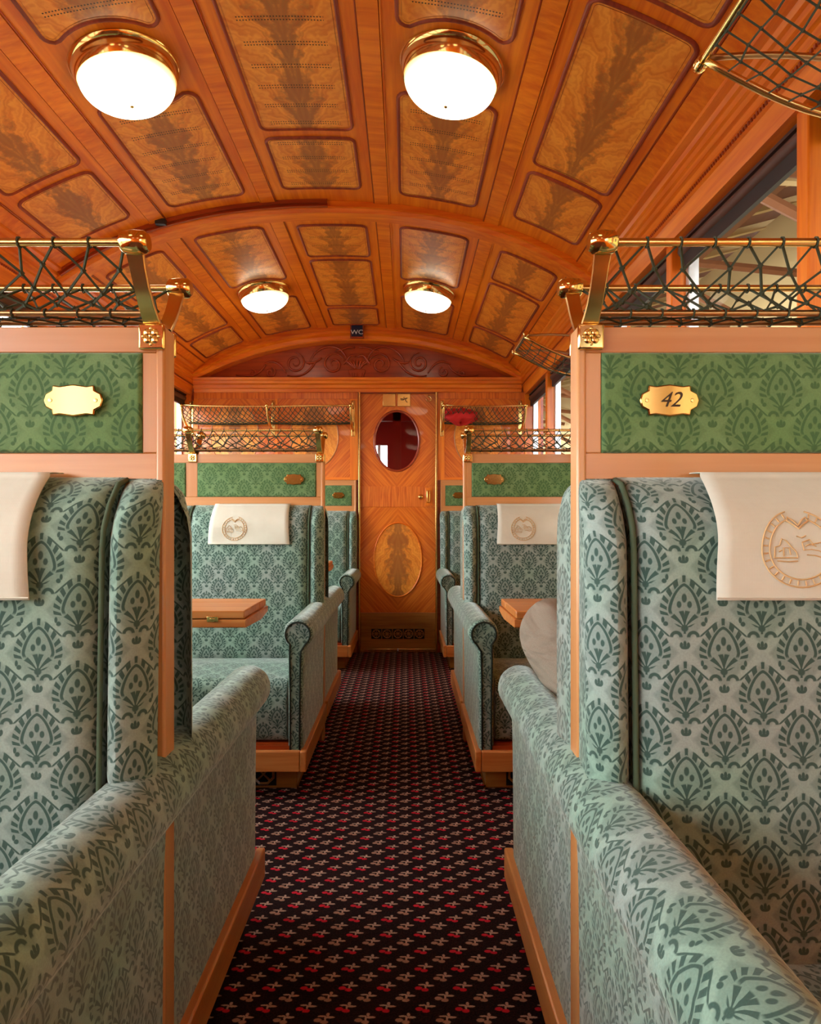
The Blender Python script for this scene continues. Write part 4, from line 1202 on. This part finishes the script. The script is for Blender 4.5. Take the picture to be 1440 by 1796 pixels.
def person():
    root = thing('person', 'seated person in beige trousers, one knee showing past the armchair wing', 'person', (0.56, 1.35, FLOOR))
    hip = (0.56, 1.27, 0.53)
    N = [(hip, 0.10), ((0.56, 1.245, 0.70), (0.12, 0.085)), ((0.56, 1.235, 0.86), (0.13, 0.09)), ((0.56, 1.235, 0.955), (0.075, 0.065)), ((0.56, 1.245, 1.02), 0.045), ((0.56, 1.262, 1.085), (0.062, 0.072)), ((0.56, 1.27, 1.165), (0.064, 0.078)), ((0.56, 1.262, 1.215), 0.042),
         ((0.40, 1.24, 0.93), 0.048), ((0.365, 1.27, 0.72), 0.040), ((0.43, 1.43, 0.665), 0.032), ((0.47, 1.50, 0.665), (0.022, 0.036)),
         ((0.72, 1.24, 0.93), 0.048), ((0.765, 1.27, 0.72), 0.040), ((0.69, 1.44, 0.66), 0.032), ((0.65, 1.51, 0.665), (0.022, 0.036)),
         ((0.47, 1.29, 0.54), 0.085), ((0.34, 1.575, 0.735), 0.058), ((0.60, 1.66, 0.665), 0.045), ((0.70, 1.69, 0.645), 0.034), ((0.755, 1.715, 0.695), 0.030),
         ((0.65, 1.29, 0.53), 0.085), ((0.665, 1.68, 0.515), 0.060), ((0.665, 1.69, 0.28), 0.045), ((0.665, 1.70, 0.11), 0.034), ((0.665, 1.83, 0.065), 0.03)]
    Ed = [(0,1),(1,2),(2,3),(3,4),(4,5),(5,6),(6,7),(2,8),(8,9),(9,10),(10,11),(2,12),(12,13),(13,14),(14,15),(0,16),(16,17),(17,18),(18,19),(19,20),(0,21),(21,22),(22,23),(23,24),(24,25)]
    # fingers
    for hi, sx in ((11, 1), (15, -1)):
        h = Vector(N[hi][0])
        for k in range(4):
            b = h + Vector(((k-1.5)*0.017*sx, 0.045, 0.0)); l = (0.040, 0.046, 0.043, 0.033)[k]
            i0 = len(N); N.append((tuple(b), 0.009)); N.append((tuple(b + Vector((0, l*0.6, -0.008))), 0.0085)); N.append((tuple(b + Vector((0, l, -0.03))), 0.0075)); Ed += [(hi, i0), (i0, i0+1), (i0+1, i0+2)]
        b = h + Vector((0.038*sx, 0.0, 0.0)); i0 = len(N); N.append((tuple(b), 0.010)); N.append((tuple(b + Vector((0.012*sx, 0.032, -0.006))), 0.009)); Ed += [(hi, i0), (i0, i0+1)]
    skin_mesh('body', N, Ed, 'skin', root)
    # face details
    for s_ in (-1, 1):
        f = MB().ball((0.56+s_*0.026, 1.336, 1.145), 0.010, 10, 6); f.build('eye', 'white_linen', root, smooth='all')
        MB().ball((0.56+s_*0.068, 1.262, 1.135), 0.022, 8, 6, (0.4, 0.7, 1.2)).build('ear', 'skin', root, smooth='all')
    MB().ball((0.56, 1.345, 1.12), 0.014, 8, 6, (0.8, 1.0, 1.5)).build('nose', 'skin', root, smooth='all')
    MB().tube([(0.54, 1.337, 1.085), (0.56, 1.343, 1.083), (0.58, 1.337, 1.085)], 0.004, 6).build('mouth', 'dark_red_paint', root, smooth='all')
    hr = MB(); hr.ball((0.56, 1.252, 1.17), 0.082, 18, 10, (0.92, 1.0, 0.95)); hr.build('hair', 'hair_brown', root, smooth='all')
    # clothes
    T = [((0.56, 1.275, 0.535), (0.135, 0.105)), ((0.46, 1.30, 0.57), 0.108), ((0.40, 1.40, 0.645), 0.097), ((0.336, 1.535, 0.732), 0.088), ((0.322, 1.60, 0.758), 0.072), ((0.45, 1.645, 0.705), 0.072), ((0.60, 1.67, 0.665), 0.064), ((0.675, 1.685, 0.65), 0.06),
         ((0.65, 1.30, 0.55), 0.10), ((0.665, 1.52, 0.535), 0.085), ((0.665, 1.68, 0.52), 0.076), ((0.665, 1.70, 0.40), 0.068), ((0.665, 1.70, 0.16), 0.062)]
    skin_mesh('trousers', T, [(0,1),(1,2),(2,3),(3,4),(4,5),(5,6),(6,7),(0,8),(8,9),(9,10),(10,11),(11,12)], 'trouser_cloth', root, 3)
    H = [((0.56, 1.265, 0.58), (0.14, 0.10)), ((0.56, 1.248, 0.72), (0.14, 0.095)), ((0.56, 1.24, 0.87), (0.145, 0.095)), ((0.56, 1.24, 0.965), (0.075, 0.065)), ((0.40, 1.245, 0.93), 0.058), ((0.365, 1.275, 0.72), 0.048), ((0.42, 1.41, 0.67), 0.04), ((0.72, 1.245, 0.93), 0.058), ((0.765, 1.275, 0.72), 0.048), ((0.70, 1.42, 0.665), 0.04)]
    skin_mesh('shirt', H, [(0,1),(1,2),(2,3),(2,4),(4,5),(5,6),(2,7),(7,8),(8,9)], 'shirt_cloth', root)
    for nm, c, dr in (('shoe', (0.712, 1.705, 0.668), (0.72, 0.30, 0.5)), ('shoe', (0.665, 1.78, 0.075), (0, 1, -0.05))):
        q = Vector(dr).normalized(); c = Vector(c)
        MB().tube([c - q*0.10, c - q*0.07, c - q*0.02, c + q*0.06, c + q*0.12, c + q*0.15], [0.030, 0.040, 0.042, 0.040, 0.036, 0.020], 12).build(nm, 'shoe_leather', root, smooth='all')
person()

# ------------------------------------------------------------------ outside: platform, station building, canopy
GZ = -1.0
struct(B(-40, 40, -30, 60, GZ-0.1, GZ).build('ground_outside', 'gravel_grey'), 'grey ground outside the carriage', 'ground')
st = thing('station_building', 'beige station building seen through the right-hand windows', 'building', (6.2, 12, GZ))
B(5.6, 6.4, -12, 40, GZ, 5.55).build('facade', 'facade_beige', st)
k = 0; y = -9.0
while y < 38:
    B(5.56, 5.62, y, y+1.1, 0.6, 2.9).build('facade_window', 'timber_brown', st); B(5.54, 5.57, y+0.1, y+1.0, 0.7, 2.8).build('facade_pane', 'rubber_black', st)
    y += 3.0
cn = thing('platform_canopy', 'brown timber canopy with trusses outside the right windows', 'canopy', (4.6, 12, GZ))
MB().prism([(2.2, 4.75), (7.0, 6.0), (7.0, 6.1), (2.2, 4.85)], 'y', -12, 40).build('canopy_roof', 'timber_brown', cn)
y = -10.0
while y < 38:
    MB().tube([(5.5, y, 3.2), (2.6, y, 4.72)], 0.06, 6).build('canopy_brace', 'timber_brown', cn)
    MB().tube([(5.5, y, 4.3), (2.3, y, 4.62)], 0.06, 6).build('canopy_beam', 'timber_brown', cn)
    MB().tube([(5.4, y, 4.3), (3.6, y+1.2, 5.0)], 0.05, 6).build('canopy_strut', 'facade_beige', cn)
    y += 2.4
y = -11.5
while y < 38:
    MB().prism([(2.25, 4.66), (7.0, 5.90), (7.0, 6.0), (2.25, 4.76)], 'y', y, y+0.10).build('canopy_rafter', 'facade_beige', cn); y += 0.85
for x in (2.8, 3.7, 4.6):
    zz = 4.62 + (x-2.25)*0.261
    B(x, x+0.1, -12, 40, zz-0.12, zz).build('canopy_purlin', 'timber_brown', cn)
for y in (3.6, 8.4, 13.2, 18.0):
    MB().lathe([(0.20, GZ), (0.16, GZ+0.3), (0.14, 3.5), (0.2, 3.8), (0.26, 4.0), (0.2, 4.9)], (5.2, y, 0), (0, 0, 1), 18).build('canopy_column', 'facade_beige', cn, smooth=True)
